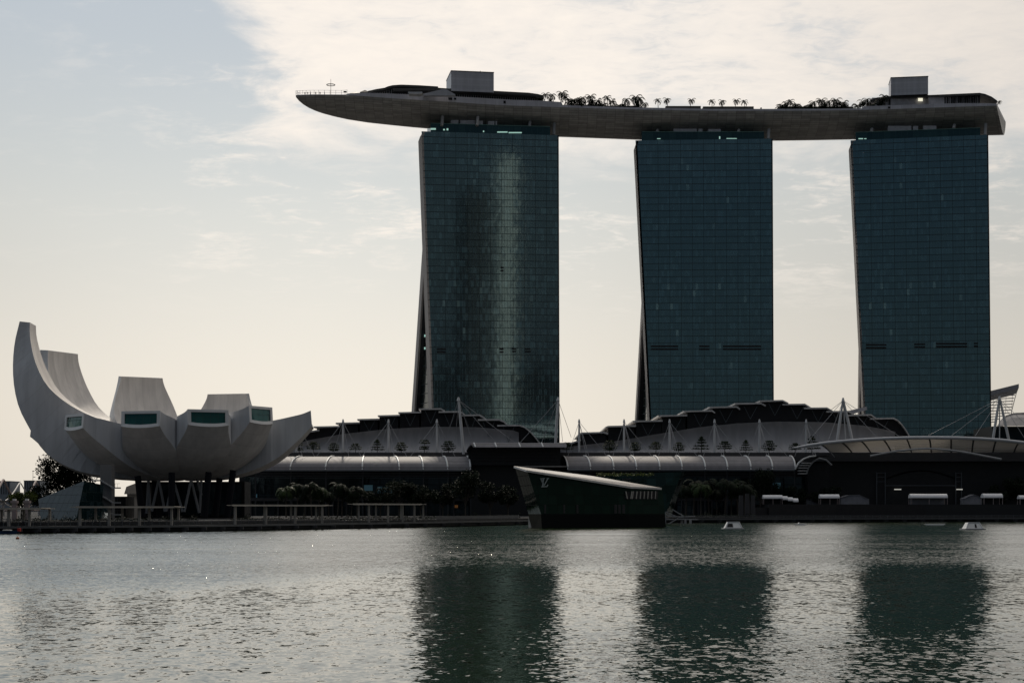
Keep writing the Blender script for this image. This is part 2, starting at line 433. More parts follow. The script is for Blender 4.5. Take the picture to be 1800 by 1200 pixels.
DECK_Z = 1.4
edge_px = [(-260, 925.5), (0, 925), (180, 924), (350, 922.5), (560, 919.8), (750, 917), (920, 914), (1060, 912.4), (1200, 911.5), (1500, 910.6), (1800, 910), (2050, 909.6)]
EDGE = [Vector((PX(x, (CAMZ - DECK_Z) * F / (y - HY)), (CAMZ - DECK_Z) * F / (y - HY), DECK_Z)) for x, y in edge_px]
def edge_at(px):
    """the point of the promenade's front edge below photo column px"""
    for a, b in zip(EDGE, EDGE[1:]):
        pa, pb = a.x / a.y * F + 900, b.x / b.y * F + 900
        if pa <= px <= pb:
            lo, hi = 0.0, 1.0
            for _ in range(30):
                m_ = (lo + hi) / 2; q = a.lerp(b, m_)
                if q.x / q.y * F + 900 < px: lo = m_
                else: hi = m_
            return a.lerp(b, lo)
    return EDGE[-1]
def offs(dist, z): return [Vector((q.x, q.y + dist, z)) for q in EDGE]

g = MB(); fr = offs(7.0, 2.0)
for a, b in zip(fr, fr[1:]): g.quad(a, b, (b.x, 9000, 2.0), (a.x, 9000, 2.0)); g.quad((a.x, a.y, -2), (b.x, b.y, -2), b, a)
g.quad((-6000, fr[0].y, 2.0), fr[0], (fr[0].x, 9000, 2.0), (-6000, 9000, 2.0))
g.quad(fr[-1], (6000, fr[-1].y, 2.0), (6000, 9000, 2.0), (fr[-1].x, 9000, 2.0))
tag(g.build('ground', M['pave']), kind='structure')
pr = MB()
for a, b in zip(EDGE, EDGE[1:]):
    dv = Vector((0, 7.2, 0)); t = Vector((0, 0, -.35))
    pr.prism([a, b, b + dv, a + dv], t)
tag(pr.build('promenade', M['deck']), kind='structure')
pe = MB(); pu = MB()
for a, b in zip(EDGE, EDGE[1:]):
    pe.prism([a + Vector((0, -.12, .03)), b + Vector((0, -.12, .03)), b + Vector((0, -.003, .03)), a + Vector((0, -.003, .03))], (0, 0, -.42))
    pu.prism([a + Vector((0, .9, -.36)), b + Vector((0, .9, -.36)), b + Vector((0, 1.4, -.36)), a + Vector((0, 1.4, -.36))], (0, 0, -.75))
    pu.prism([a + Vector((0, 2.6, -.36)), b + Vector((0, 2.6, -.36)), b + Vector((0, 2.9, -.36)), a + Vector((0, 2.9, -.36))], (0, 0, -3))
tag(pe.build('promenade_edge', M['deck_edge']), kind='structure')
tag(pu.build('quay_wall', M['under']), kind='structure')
pc = MB(); pxs = [30 + 32.5 * i for i in range(56)]
for x in pxs:
    if 925 < x < 1195: continue
    q = edge_at(x)
    pc.box(q.x - .9, q.x + .9, q.y + .3, q.y + .86, .3, 1.0); pc.box(q.x - .3, q.x + .3, q.y + .35, q.y + .8, -2, .3)
tag(pc.build('quay_piles', M['band']), kind='structure')

# promenade railing: one fence per stretch
def railing(x0, x1, label, back=.25):
    a0 = edge_at(x0); rt = thing('railing', (a0.x, a0.y + back, DECK_Z), label, 'railing')
    n = max(2, int((x1 - x0) / 13)); pts = [edge_at(lerp(x0, x1, i / n)) + Vector((0, back, 0)) for i in range(n + 1)]
    p_ = MB(); r_ = MB()
    for q in pts: p_.box(q.x - .04, q.x + .04, q.y - .04, q.y + .04, DECK_Z, DECK_Z + 1.1)
    for a, b in zip(pts, pts[1:]):
        for h, w_ in ((1.1, .09), (.8, .03), (.55, .03), (.3, .03)): r_.bar(a + Vector((0, 0, h)), b + Vector((0, 0, h)), w_, w_)
    build_each(p_, 'post', M['rail'], rt); r_.build('rails', M['rail'], rt)
railing(-60, 920, 'low steel railing along the boardwalk edge from the museum to the glass pavilion')
railing(1196, 1860, 'low steel railing along the boardwalk edge under the event plaza')

# low terrace steps and planters behind the boardwalk
def wall_run(name, x0, x1, dist, z0, z1, depth, m, label, cat, kind=None):
    mb = MB(); n = 8
    pts = [edge_at(lerp(x0, x1, i / n)) for i in range(n + 1)]
    for a, b in zip(pts, pts[1:]):
        mb.prism([(a.x, a.y + dist, z1), (b.x, b.y + dist, z1), (b.x, b.y + dist + depth, z1), (a.x, a.y + dist + depth, z1)], (0, 0, z0 - z1))
    return tag(mb.build(name, m), label, cat, None, kind)
wall_run('step', -60, 590, 7.3, 1.9, 2.3, 3.0, M['band'], None, None, 'structure')
wall_run('bench_ledge', 764, 912, 9, 2.0, 2.9, .8, M['deck_edge'], 'long pale stone bench ledge on the promenade left of the glass pavilion', 'bench')
wall_run('plaza_wall', 1368, 1860, 22, 2.0, 6.5, 1.0, M['fascia'], 'long black retaining wall below the white event tents', 'wall')
wall_run('terrace_step', 1340, 1380, 22.5, 2.0, 5.3, 1.0, M['fascia'], 'short black stepped wall end beside the plaza wall', 'wall')

# ------------------------------------------------------------------ hotel towers
def bil(q, u, v):
    """q = corners bottom-left, bottom-right, top-right, top-left"""
    return q[0].lerp(q[1], u).lerp(q[3].lerp(q[2], u), v)
def louvre_quad(q, x0, x1, y0, y1, out=.12):
    """rectangle given in photo pixels, pressed on the plane of q"""
    n = (q[1] - q[0]).cross(q[3] - q[0]).normalized()
    if n.y > 0: n = -n
    o = Vector((0, 0, CAMZ)); res = []
    for x, y in ((x0, y1), (x1, y1), (x1, y0), (x0, y0)):
        d_ = Vector(((x - 900) / F, 1, -(y - HY) / F)); t = (q[0] - o).dot(n) / d_.dot(n)
        res.append(o + d_ * t + n * out)
    return res, n
def slab_box(mb, r, n, th): mb.prism(r, -n * th)

def tower(label, TL, TR, BL, BR, YL, YR, lean, thick, rear, crown, boxes, louvres, lits, struts, glass, lit_strips):
    zb = 2.0
    def pt(px, py, Y): return P(px, py, Y)
    tl, tr = pt(*TL, YL), pt(*TR, YR)
    def foot(px):
        g_ = (tr.y - tl.y) / (tr.x - tl.x); k_ = (px - 900) / F
        y = (tl.y + lean - g_ * tl.x) / (1 - g_ * k_); return Vector((k_ * y, y, zb))
    bl, br = foot(BL), foot(BR)
    root = thing('hotel_tower', (bl + br) / 2, label, 'hotel tower', 'hotel towers under the sky deck')
    q = [bl, br, tr, tl]
    along = (br - bl).normalized(); back = Vector((-along.y, along.x, 0)).normalized()
    if back.y < 0: back = -back
    H = tr.z - zb; W = (tr - tl).length
    # front glazing
    nu, nv = 10, 14
    rows = [[bil(q, i / nu, j / nv) for i in range(nu + 1)] for j in range(nv + 1)]
    wl = lambda v: lerp((br - bl).length, W, v)
    uv = [[(-(1 - i / nu) * wl(j / nv), j / nv * H) for i in range(nu + 1)] for j in range(nv + 1)]
    f = MB(); f.grid(rows, uv); f.build('glass_facade', glass, root, recalc=False)
    # floor edges stand proud of the glass
    e = MB(); nf = int(H / 3.18)
    for k in range(1, nf + 1):
        v = k * 3.18 / H
        if v > .995: break
        a, b = bil(q, 0, v), bil(q, 1, v); e.bar(a - back * .05, b - back * .05, .15, .20)
    for k in range(1, 12):
        v0, v1 = 0, 1
        u_ = 1 - k * 5.45 / (br - bl).length
        if u_ < .02: break
        u_t = 1 - k * 5.45 / W
        e.bar(bil(q, u_, 0) - back * .05, tl.lerp(tr, u_t) - back * .04, .12, .12, up=back)
    e.build('floor_edges', M['slab_line'], root)
    # body behind the glass: end walls, back, roof
    B = back * thick
    body = MB(); i_ = back * .4
    body.add([bl + i_ + along * 1, br + i_ - along * .3, tr + i_ - along * .3, tl + i_ + along * 1, bl + B + along * 1, br + B - along * .3, tr + B - along * .3, tl + B + along * 1],
             [(0, 1, 2, 3), (4, 7, 6, 5), (3, 2, 6, 7), (0, 4, 5, 1), (0, 3, 7, 4), (1, 5, 6, 2)])
    body.build('front_slab', M['dark_edge'], root)
    ch = Vector((0, 0, -2.2))
    ew = MB()
    ew.prism([bl, tl + ch, tl + along * 1.6, tl + along * 1.6 + B, tl + ch + B * 1.0, bl + B][:2] + [tl + ch + B, bl + B], along * .9)
    ew.prism([tl + ch, tl + along * .8 , tl + along * .8 + B, tl + ch + B], along * .9)
    ew.build('end_wall', M['beige'], root)
    re = MB(); re.prism([br - back * .25, tr - back * .25, tr + B, br + B], along * .55); re.build('edge_fin', M['dark_edge'], root)
    # rear slab leaning the other way, with an atrium between the two
    (rx0, ry0, rY0), (rx1, rY1), rth = rear
    k0 = P(rx0, ry0, rY0); k1 = Vector((PX(rx1, rY1), rY1, zb))
    kt = k0 + (k0 - k1) * ((tl.z - 6 - k0.z) / (k0.z - k1.z))        # carry the line up to the roof
    kt = Vector((max(kt.x, tl.x + 3), kt.y, kt.z)) if kt.x < tl.x else kt
    run = along * ((br - bl).length * .97)
    rs = MB(); rs.add([k1 + along * .9, k1 + run, kt + run * 0.9, kt + along * .9, k1 + along * .9 + back * rth, k1 + run + back * rth, kt + run * .9 + back * rth, kt + along * .9 + back * rth],
                      [(0, 1, 2, 3), (4, 7, 6, 5), (3, 2, 6, 7), (0, 4, 5, 1), (0, 3, 7, 4), (1, 5, 6, 2)])
    rs.build('rear_slab', M['dark_edge'], root)
    rw = MB(); rw.prism([k1, kt, kt + back * rth, k1 + back * rth], along * .9); rw.build('rear_end_wall', M['beige'], root)
    ag = MB(); a0 = bl + B * .8 + along * 2.2; a1 = k1 + back * 1.0 + along * 2.2
    atop = k0 + along * 2.6
    ag.add([a0, a1, atop], [(0, 1, 2)], [[(0, 0), (14, 0), (7, 90)]])
    ag.add([a0 + along * 1.5, a1 + along * 1.5, atop + along * 1.5], [(0, 2, 1)])
    ag.build('atrium_glass', M['atrium_glass'], root)
    # glass crown under the sky deck
    (cx0, cy0), (cx1, cy1) = crown
    c0 = P(cx0, cy0, YL + 2 + (YR - YL) * .05); c1 = P(cx1, cy1, YR + 2 - (YR - YL) * .05)
    low0, low1 = tl.lerp(tr, (c0.x - tl.x) / (tr.x - tl.x)), tl.lerp(tr, (c1.x - tl.x) / (tr.x - tl.x))
    cb0, cb1 = Vector((c0.x, c0.y, low0.z - .3)), Vector((c1.x, c1.y, low1.z - .3))
    cr = MB(); L = (c1 - c0).length
    cr.quad(cb0, cb1, c1, c0, [(0, 0), (L, 0), (L, 6), (0, 6)])
    cr.quad(cb0 + B, cb0, c0, c0 + B, [(0, 0), (12, 0), (12, 6), (0, 6)]); cr.quad(cb1, cb1 + B, c1 + B, c1, [(0, 0), (12, 0), (12, 6), (0, 6)])
    cr.quad(c0, c1, c1 + B, c0 + B, [(0, 0)] * 4); cr.quad(cb1 + B, cb0 + B, c0 + B, c1 + B, [(0, 0)] * 4)
    cro = cr.build('crown_glass', M['crown_glass'], root)
    cq = [cb0, cb1, c1, c0]
    tm = MB(); tm.bar(c0 - back * .08, c1 - back * .08, .35, .25); tm.build('crown_rail', mat_rail, cro)
    for x0, x1, y0, y1 in boxes:
        r, n = louvre_quad([cb0 + back * 3, cb1 + back * 3, c1 + back * 3, c0 + back * 3], x0, x1, y0, y1 + 3, 0)
        bx = MB(); slab_box(bx, r, n, 5); bx.build('plant_box', M['plant'], root)
    for x0, x1, y0, y1 in louvres:
        for a, b in ((y0, y0 + (y1 - y0) * .36), (y1 - (y1 - y0) * .36, y1)):
            r, n = louvre_quad(q, x0, x1, a, b, .3); lv = MB(); slab_box(lv, r, n, .2); lv.build('louvre', M['louvre'], root)
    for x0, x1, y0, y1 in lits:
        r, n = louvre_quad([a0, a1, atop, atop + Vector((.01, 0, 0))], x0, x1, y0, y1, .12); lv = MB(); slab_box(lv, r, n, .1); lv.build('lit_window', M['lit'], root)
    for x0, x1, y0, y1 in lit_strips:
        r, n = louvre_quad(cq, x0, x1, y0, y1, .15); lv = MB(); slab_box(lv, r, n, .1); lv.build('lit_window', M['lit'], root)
    for x, y0, y1, dY in struts:
        s_ = MB(); Y_ = lerp(YL, YR, (x - TL[0]) / (TR[0] - TL[0])) + dY
        s_.tube([P(x - .6, y1, Y_), P(x + .8, y0, Y_ + 3)], .75, 8); s_.build('strut', M['concrete'], root)
    return root, q, along, back
mat_rail = mat('crown_edge_metal', (.10, .22, .20), .4, var=0)

T1 = tower('northmost hotel tower nearest the museum, dark glass with a bright mirrored streak',
      (741, 231), (980, 238), 766, 982, 785, 797, 9.0, 12, ((747, 440, 812), (716, 840), 11), ((757, 217), (967, 223)),
      [(793, 806, 211, 217), (809, 835, 211.5, 217), (836, 849, 212.5, 217), (858, 869, 213, 218), (871, 874, 213, 218)],
      [(768, 783, 612, 620), (878, 885, 612, 620), (900, 907, 612, 619), (923, 933, 612, 619), (880, 885, 469, 477)],
      [(746, 748, 588, 592), (746, 748, 610, 614), (753, 755, 698, 702), (730, 733, 707, 713), (755, 758, 708, 713)],
      [(777, 205, 221, 1), (839, 206, 221, 1), (931, 214, 224, 4), (974, 217, 238, 4)], M['tower_glass_mirror'],
      [(757, 766, 225.5, 228.5), (779, 782, 227, 229.5), (785, 788, 226, 229.5), (849, 851, 230, 232.5), (874, 892, 231.5, 233.5), (894, 917, 232.5, 234.5)])
T2 = tower('middle hotel tower, plain dark blue glass between the other two',
      (1117, 247), (1356, 244), 1150, 1359, 803, 803, 0.0, 12, ((1131, 517, 828), (1109, 858), 11), ((1128, 232), (1343, 232)),
      [(1184, 1225, 226.5, 231), (1228, 1235, 226.5, 231), (1245, 1267, 227, 231)],
      [(1144, 1192, 607, 615), (1229, 1247, 607, 615), (1271, 1338, 607, 615)],
      [(1122, 1126, 660, 664)], [(1155, 229, 234, 3), (1298, 229, 234, 3), (1351, 228, 245, 3)], M['tower_glass'],
      [(1155, 1161, 243.5, 244.7), (1264, 1266, 240, 244.5), (1277, 1295, 243.2, 244.4)])
T3 = tower('southmost hotel tower beside the winged roof, plain dark blue glass',
      (1495, 247), (1735, 237), 1527, 1742, 802, 794, 0.0, 12, ((1512, 600, 825), (1508, 848), 10), ((1504, 233), (1723, 225)),
      [(1561, 1602, 221.5, 229), (1605, 1614, 221.5, 228), (1623, 1646, 221, 227)],
      [(1522, 1558, 604.5, 612.5), (1607, 1626, 603.5, 611), (1645, 1700, 602.5, 610.5), (1712, 1719, 602, 609.5)],
      [], [(1532, 227, 233, 3), (1677, 220, 227, 3), (1732, 218, 238, 3)], M['tower_glass'],
      [(1509, 1517, 243.3, 245), (1519, 1523, 243.5, 244.8)])

# ------------------------------------------------------------------ sky deck
XS = [520, 524, 530, 538, 548, 560, 580, 605, 640, 680, 720, 760, 800, 850, 900, 950, 1000, 1060, 1125, 1190, 1250, 1320, 1390, 1450, 1510, 1570, 1630, 1690, 1725, 1752]
y_crease = [(520, 168), (545, 167), (560, 167), (607, 167.3), (650, 170), (700, 174), (750, 177), (800, 180), (850, 183.5), (900, 186), (950, 187.5), (1050, 191), (1125, 193), (1250, 195), (1420, 195), (1500, 194), (1600, 191), (1700, 187.5), (1752, 186)]
y_par = [(520, 167), (607, 166.5), (612, 164.5), (640, 163), (700, 165), (750, 168), (770, 170), (776, 168.5), (850, 172.5), (900, 175.5), (950, 177), (987, 179.5), (989, 184.5), (1050, 187), (1125, 189), (1250, 191.5), (1420, 191.5), (1515, 190.5), (1519, 187), (1600, 184), (1700, 181), (1752, 182)]
y_keel = [(520, 171), (524, 177), (530, 182.5), (538, 187.5), (548, 192), (560, 196), (580, 201), (605, 206), (640, 211), (680, 215), (720, 219), (760, 222.5), (800, 226), (850, 230), (900, 233), (950, 235.5), (1000, 236.8), (1060, 239), (1125, 241.5), (1190, 242.8), (1250, 243.5), (1350, 243.8), (1420, 242.7), (1500, 241.5), (1570, 238.5), (1630, 236.5), (1700, 234.8), (1752, 233)]
width = [(520, .6), (524, 6), (530, 11), (538, 16), (548, 20), (560, 24), (580, 29), (605, 33), (640, 36), (680, 38), (1752, 38)]
ZC = 196.0
def deck_front(x): return (ZC - CAMZ) * F / (HY - interp(y_crease, x))
root = thing('sky_deck', P(1130, 190, 800), 'long grey boat-shaped sky deck lying across the three hotel towers', 'sky deck')
SKY = root
sec = [(0, 0), (.02, .14), (.06, .34), (.13, .56), (.24, .80), (.38, .955), (.5, 1.0), (.62, .955), (.76, .80), (.87, .56), (.94, .34), (.98, .14), (1, 0)]
def hull_section(x, cut=0.0):
    yf = deck_front(x); wd = interp(width, x); ky = interp(y_keel, x)
    zk = PZ(ky, yf + wd * .42); X = PX(x, yf)
    return [Vector((X + cut * (15.5 * s_[0] + 1.6 * s_[1] * (1 - s_[0])), yf + wd * s_[0], ZC + (zk - ZC) * s_[1])) for s_ in sec]
rows = [hull_section(x, cut={1690: .25, 1725: .6, 1752: 1.0}.get(x, 0.0)) for x in XS]
acc = [0.0]
for a, b in zip(rows, rows[1:]): acc.append(acc[-1] + (b[0] - a[0]).length)
uvr = []
for i, r in enumerate(rows):
    l = 0; line = []
    for k, q in enumerate(r):
        if k: l += (q - r[k - 1]).length
        line.append((acc[i], l))
    uvr.append(line)
hb = MB(); hb.grid(rows, uvr)
# stern: the end is cut square to the curving deck
stern = [Vector(q) for q in rows[-1]]
hb.add(stern, [tuple(range(len(stern)))], [[(k * 3.0, .9) for k in range(len(stern))]])
hb.build('hull', M['hull'], root, smooth=False)
pb = MB()
fr_, bk_ = [], []
for x in XS:
    yf = deck_front(x); wd = interp(width, x); zt = PZ(interp(y_par, x), yf)
    fr_.append((Vector((PX(x, yf), yf, ZC)), zt)); bk_.append((Vector((PX(x, yf), yf + wd, ZC)), zt))
fine_x = sorted(set(XS + [607, 612, 770, 776, 987, 989, 1515, 1519]))
def par_row(xlist, back=False):
    lo, hi, uvl, uvh = [], [], [], []; s_ = 0; prev = None
    for x in xlist:
        yf = deck_front(x); zt = max(PZ(interp(y_par, x), yf), ZC + .25); off_ = interp(width, x) if back else 0
        a = Vector((PX(x, yf), yf + off_, ZC)); lo.append(a); hi.append(Vector((a.x, a.y + (.15 if not back else -.15), zt)))
        if prev is not None: s_ += (a - prev).length
        prev = a; uvl.append((s_, 0)); uvh.append((s_, zt - ZC))
    return lo, hi, uvl, uvh
lo, hi, ul, uh = par_row(fine_x); pb.grid([lo, hi], [ul, uh])
lo2, hi2, ul, uh = par_row(fine_x, True); pb.grid([lo2, hi2], [ul, uh])
zt = hi[-1].z
ste = [stern[0].lerp(stern[-1], k / 6) for k in range(7)]
pb.grid([ste, [Vector((q.x, q.y, zt)) for q in ste]], [[(k * 6, 0) for k in range(7)], [(k * 6, 2) for k in range(7)]])
pb.build('parapet', M['parapet'], root)
dk = MB()
for i in range(len(fine_x) - 1):
    zt = min(hi[i].z, hi[i + 1].z, ZC + 2) - .25
    dk.quad((lo[i].x, lo[i].y + .1, zt), (lo[i + 1].x, lo[i + 1].y + .1, zt), (lo2[i + 1].x, lo2[i + 1].y - .1, zt), (lo2[i].x, lo2[i].y - .1, zt))
dk.build('deck', M['plant'], root)
def deck_z(x): return max(PZ(interp(y_par, x), deck_front(x)), ZC + .25) - .25
# prow railing
rl = MB(); pts = []
for x in [610, 600, 590, 580, 570, 560, 552, 545, 538, 532, 527, 523, 520]:
    pts.append(Vector((PX(x, deck_front(x)), deck_front(x) + .4, deck_z(x))))
for x in [523, 527, 532, 538, 545, 552, 560, 570, 580, 590, 600, 610]:
    pts.append(Vector((PX(x, deck_front(x)), deck_front(x) + interp(width, x) - .4, deck_z(x))))
for a, b in zip(pts, pts[1:]):
    rl.bar(a, a + Vector((0, 0, 2.3)), .13)
    for h in (2.2, 1.2): rl.bar(a + Vector((0, 0, h)), b + Vector((0, 0, h)), .08)
rl.build('prow_railing', M['pale_metal'], root)
# ring antenna
an = MB(); AY = deck_front(581) + 9; b0 = Vector((PX(581.5, AY), AY, deck_z(581)))
an.tube([b0, P(581.5, 139, AY)], [.13, .07])
rc = P(581.5, 149.5, AY)
ring = [rc + Vector((math.cos(k * math.pi / 12) * 1.95, math.sin(k * math.pi / 12) * 1.95, 0)) for k in range(25)]
an.tube(ring, .17, 5)
for k in (0, 6, 12, 18): an.bar(rc, ring[k], .08)
an.build('ring_antenna', M['dark_edge'], root)
sb = MB(); q = Vector((PX(606.5, 776), 776, deck_z(606))); sb.box(q.x - .7, q.x + .7, q.y, q.y + .3, q.z + 1.7, q.z + 2.4); sb.box(q.x - .05, q.x + .05, q.y + .1, q.y + .2, q.z, q.z + 1.8); sb.build('flag_box', M['louvre'], root)
# restaurant under a low swept roof
def deck_roof(name, pts, dY, depth, th, m, dep2=None):
    mb = MB(); L = [P(x, y, deck_front(x) + dY) for x, y in pts]; mb.strip(L, th, (0, depth, 0)); return mb.build(name, m, root)
deck_roof('swept_roof', [(646, 160.5), (660, 157), (676, 154.5), (682, 152), (690, 150), (705, 149), (735, 150), (770, 152.2)], 6, 22, 1.0, M['roof_dark'])
deck_roof('long_roof', [(690, 155), (770, 154.5), (800, 156.5), (870, 160), (930, 163.2), (946, 165.5), (955, 168)], 4, 24, 1.3, M['roof_dark'])
cw = MB()
for x in range(648, 957, 4):
    Y = deck_front(x) + 9; yt = interp([(648, 161), (690, 157), (770, 156), (870, 162), (955, 169)], x)
    a = P(x, yt, Y); b = Vector((a.x, a.y, deck_z(x) - .3)); cw.bar(b, a, .28)
build_each(cw, 'colonnade_post', M['pale_metal'], root)
bw = MB()
for x0, x1 in [(648, 690), (690, 740), (740, 790), (790, 850), (850, 910), (910, 955)]:
    yt = interp([(648, 162), (690, 157), (770, 156), (870, 162), (955, 169)], (x0 + x1) / 2)
    Y = deck_front((x0 + x1) / 2) + 12; bw.box(PX(x0, Y), PX(x1, Y) - .05, Y, Y + 12, deck_z((x0 + x1) / 2) - 1.5, PZ(yt, Y))
build_each(bw, 'restaurant_wall', M['band'], root)
gt = MB(); Y = 781
gt.prism([P(744, 165, Y), P(778, 157, Y), P(786, 158, Y), P(800, 166, Y), P(800, 168, Y), P(744, 168, Y)], (0, 3, 0)); gt.build('sloping_screen', M['lift'], root)
cn = MB(); Y = 775; cn.prism([P(717, 161.5, Y), P(742, 161.5, Y), P(743, 164, Y), P(736, 165.6, Y), P(718, 165, Y)], (0, 5, 0)); cn.build('balcony', M['pale_metal'], root)
for x0, x1, y0, y1 in [(787, 795, 171.5, 176), (798, 802, 172, 175.5), (885, 889, 177.2, 182)]:
    r_ = MB(); Y = deck_front((x0 + x1) / 2) - .12; r_.box(PX(x0, Y), PX(x1, Y), Y, Y + .3, PZ(y1, Y), PZ(y0, Y)); r_.build('porthole', M['louvre'], root)
Y = deck_front(1563) - .12; r_ = MB(); r_.box(PX(1561, Y), PX(1565, Y), Y, Y + .3, PZ(191, Y), PZ(187.5, Y)); r_.build('porthole', M['louvre'], root)
# lift overrun boxes
def lift(x0, x1, yl, yr, yb, Y, dpt, skew, bits):
    mb = MB(); a, b = P(x0, yl, Y), P(x1, yr, Y + skew); zb = PZ(yb, Y)
    back = Vector((b.y - a.y, -(b.x - a.x), 0)).normalized() * -dpt
    f0, f1 = Vector((a.x, a.y, zb)), Vector((b.x, b.y, zb)); L = (b - a).length; h = a.z - zb
    b = Vector((b.x, b.y, a.z))
    U = [(0, 0), (L, 0), (L, h), (0, h)]; V = [(0, 0), (dpt, 0), (dpt, h), (0, h)]
    mb.quad(f0, f1, b, a, U); mb.quad(f1, f1 + back, b + back, b, V); mb.quad(f0 + back, f0, a, a + back, V); mb.quad(f1 + back, f0 + back, a + back, b + back, U); mb.quad(a, b, b + back, a + back, U)
    lt = mb.build('lift_tower', M['lift'], root)
    cp = MB()
    for p_, q_ in ((a, b), (a, a + back), (b, b + back)): cp.bar(p_, q_, .3, .3)
    cp.build('coping', M['dark_edge'], lt)
    for bx, w_, h_ in bits:
        k = MB(); u = (bx - x0) / (x1 - x0); q = a.lerp(b, u) + back * .3
        k.box(q.x - w_ / 2, q.x + w_ / 2, q.y, q.y + w_, q.z, q.z + h_); k.build('roof_unit', M['dark_edge'], lt)
lift(793, 868, 124.5, 128, 160, 791, 19, 3.2, [(829, 2.2, 1.0), (831, 1.0, 1.6), (837, 1.6, .5), (847, .25, 2.0), (867, .3, .6)])
lift(1566, 1631.5, 136.8, 134, 168, 806, 14, -2.6, [(1599, .15, 1.2)])
# southern club house
deck_roof('club_roof', [(1530, 176), (1542, 171.5), (1562, 169.5), (1600, 168.3), (1640, 167), (1690, 164.8), (1722, 163.4), (1732, 165.4), (1743, 170), (1753, 177)], 7, 20, 1.0, M['roof_dark'])
kw = MB()
for x0, x1, yt in [(1533, 1562, 172), (1566, 1631, 170), (1633, 1722, 167.5)]:
    Y = deck_front((x0 + x1) / 2) + 9; kw.box(PX(x0, Y), PX(x1, Y), Y, Y + 12, deck_z(x0) - 1.5, PZ(yt, Y))
build_each(kw, 'club_wall', M['plant'], root)
kc = MB()
for x in range(1640, 1724, 4):
    Y = deck_front(x) + 8.3; kc.box(PX(x, Y), PX(x, Y) + (.7 if x % 3 else .3), Y, Y + .4, deck_z(x) - 1, PZ(168.5 - (x - 1640) * .035, Y))
build_each(kc, 'club_opening', M['louvre'], root)
lw = MB(); Y = deck_front(1618) + 8.6; lw.box(PX(1614, Y), PX(1622, Y), Y, Y + .2, PZ(178, Y), PZ(172, Y)); lw.build('lit_window', M['warm_lit'], root)
# pool side: low planter edge and terrace blocks
pl = MB()
for x0, x1, y in [(992, 1060, 184.5), (1062, 1120, 186), (1170, 1232, 186.5), (1236, 1325, 187.3), (1368, 1500, 187.5)]:
    Y = deck_front((x0 + x1) / 2) + 8; pl.box(PX(x0, Y), PX(x1, Y), Y, Y + 6, ZC + .1, PZ(y, Y))
build_each(pl, 'planter', M['roof_dark'], root)
for x, h, w_ in ((1338, 1.6, .6), (1345, .9, 1.8)):
    k = MB(); Y = deck_front(x) + 5; k.box(PX(x, Y) - w_ / 2, PX(x, Y) + w_ / 2, Y, Y + 1, ZC + .4, ZC + 1.2 + h); k.build('pool_chair', M['band'], root)

# small tents behind the prow
for i, (x, y, w_, h_, m, lb) in enumerate([(625, 159.5, 5.2, 2.0, M['roof_dark'], 'low dark tent roof nearest the prow on the sky deck'),
                                         (641, 156.5, 4.6, 2.4, M['louvre'], 'black pointed tent roof beside the swept restaurant roof on the sky deck')]):
    Y = deck_front(x) + 7; zb = deck_z(x); t_ = thing('tent', (PX(x, Y), Y, zb), lb, 'tent')
    rf = MB(); X = PX(x, Y); zt = PZ(y, Y); ze = zt - h_ * .62
    rf.add([(X - w_ / 2, Y, ze), (X + w_ / 2, Y, ze), (X + w_ / 2, Y + 4, ze), (X - w_ / 2, Y + 4, ze), (X, Y + 2, zt)], [(0, 1, 4), (1, 2, 4), (2, 3, 4), (3, 0, 4), (3, 2, 1, 0)]); rf.build('roof', m, t_)
    pp = MB()
    for sx in (-1, 1):
        for sy in (0.2, 3.8): pp.box(X + sx * w_ * .45 - .08, X + sx * w_ * .45 + .08, Y + sy - .08, Y + sy + .08, zb, ze)
    build_each(pp, 'pole', M['dark_edge'], t_)

# ------------------------------------------------------------------ museum: ten-odd white petals round a bowl
MC = Vector((-99.0, 505.0, -1.0))
PF = dict(outer=[(3, 14.6), (9, 15.0), (14, 16.2), (19, 18.2), (23, 20.8), (26, 23.6), (28.6, 26.4), (31, 29.3)],
          inner=[(3, 29.0), (9, 29.2), (14, 29.6), (19, 30.2), (23, 31.0), (26, 31.8), (28.6, 32.6), (30.7, 33.6)])
PT = dict(outer=[(3, 14.4), (12, 14.6), (21.2, 15.4), (29.8, 17.0), (36.6, 20.3), (40.9, 24.4), (43.8, 29.2), (46.9, 35.4), (48.6, 42.2), (49.2, 49), (48.9, 55.5), (47.7, 61.3)],
          inner=[(3, 28.6), (10, 29.2), (15, 29.9), (20.4, 31.2), (24.6, 32.7), (29.8, 35), (34.9, 38.3), (39.2, 42.6), (42.2, 48.4), (43.8, 53.5), (44.6, 57.8), (44.7, 61.0)])
mus = thing('museum', (MC.x, MC.y, 2.0), 'white lotus-shaped museum of curved upright petals standing on dark columns', 'museum')
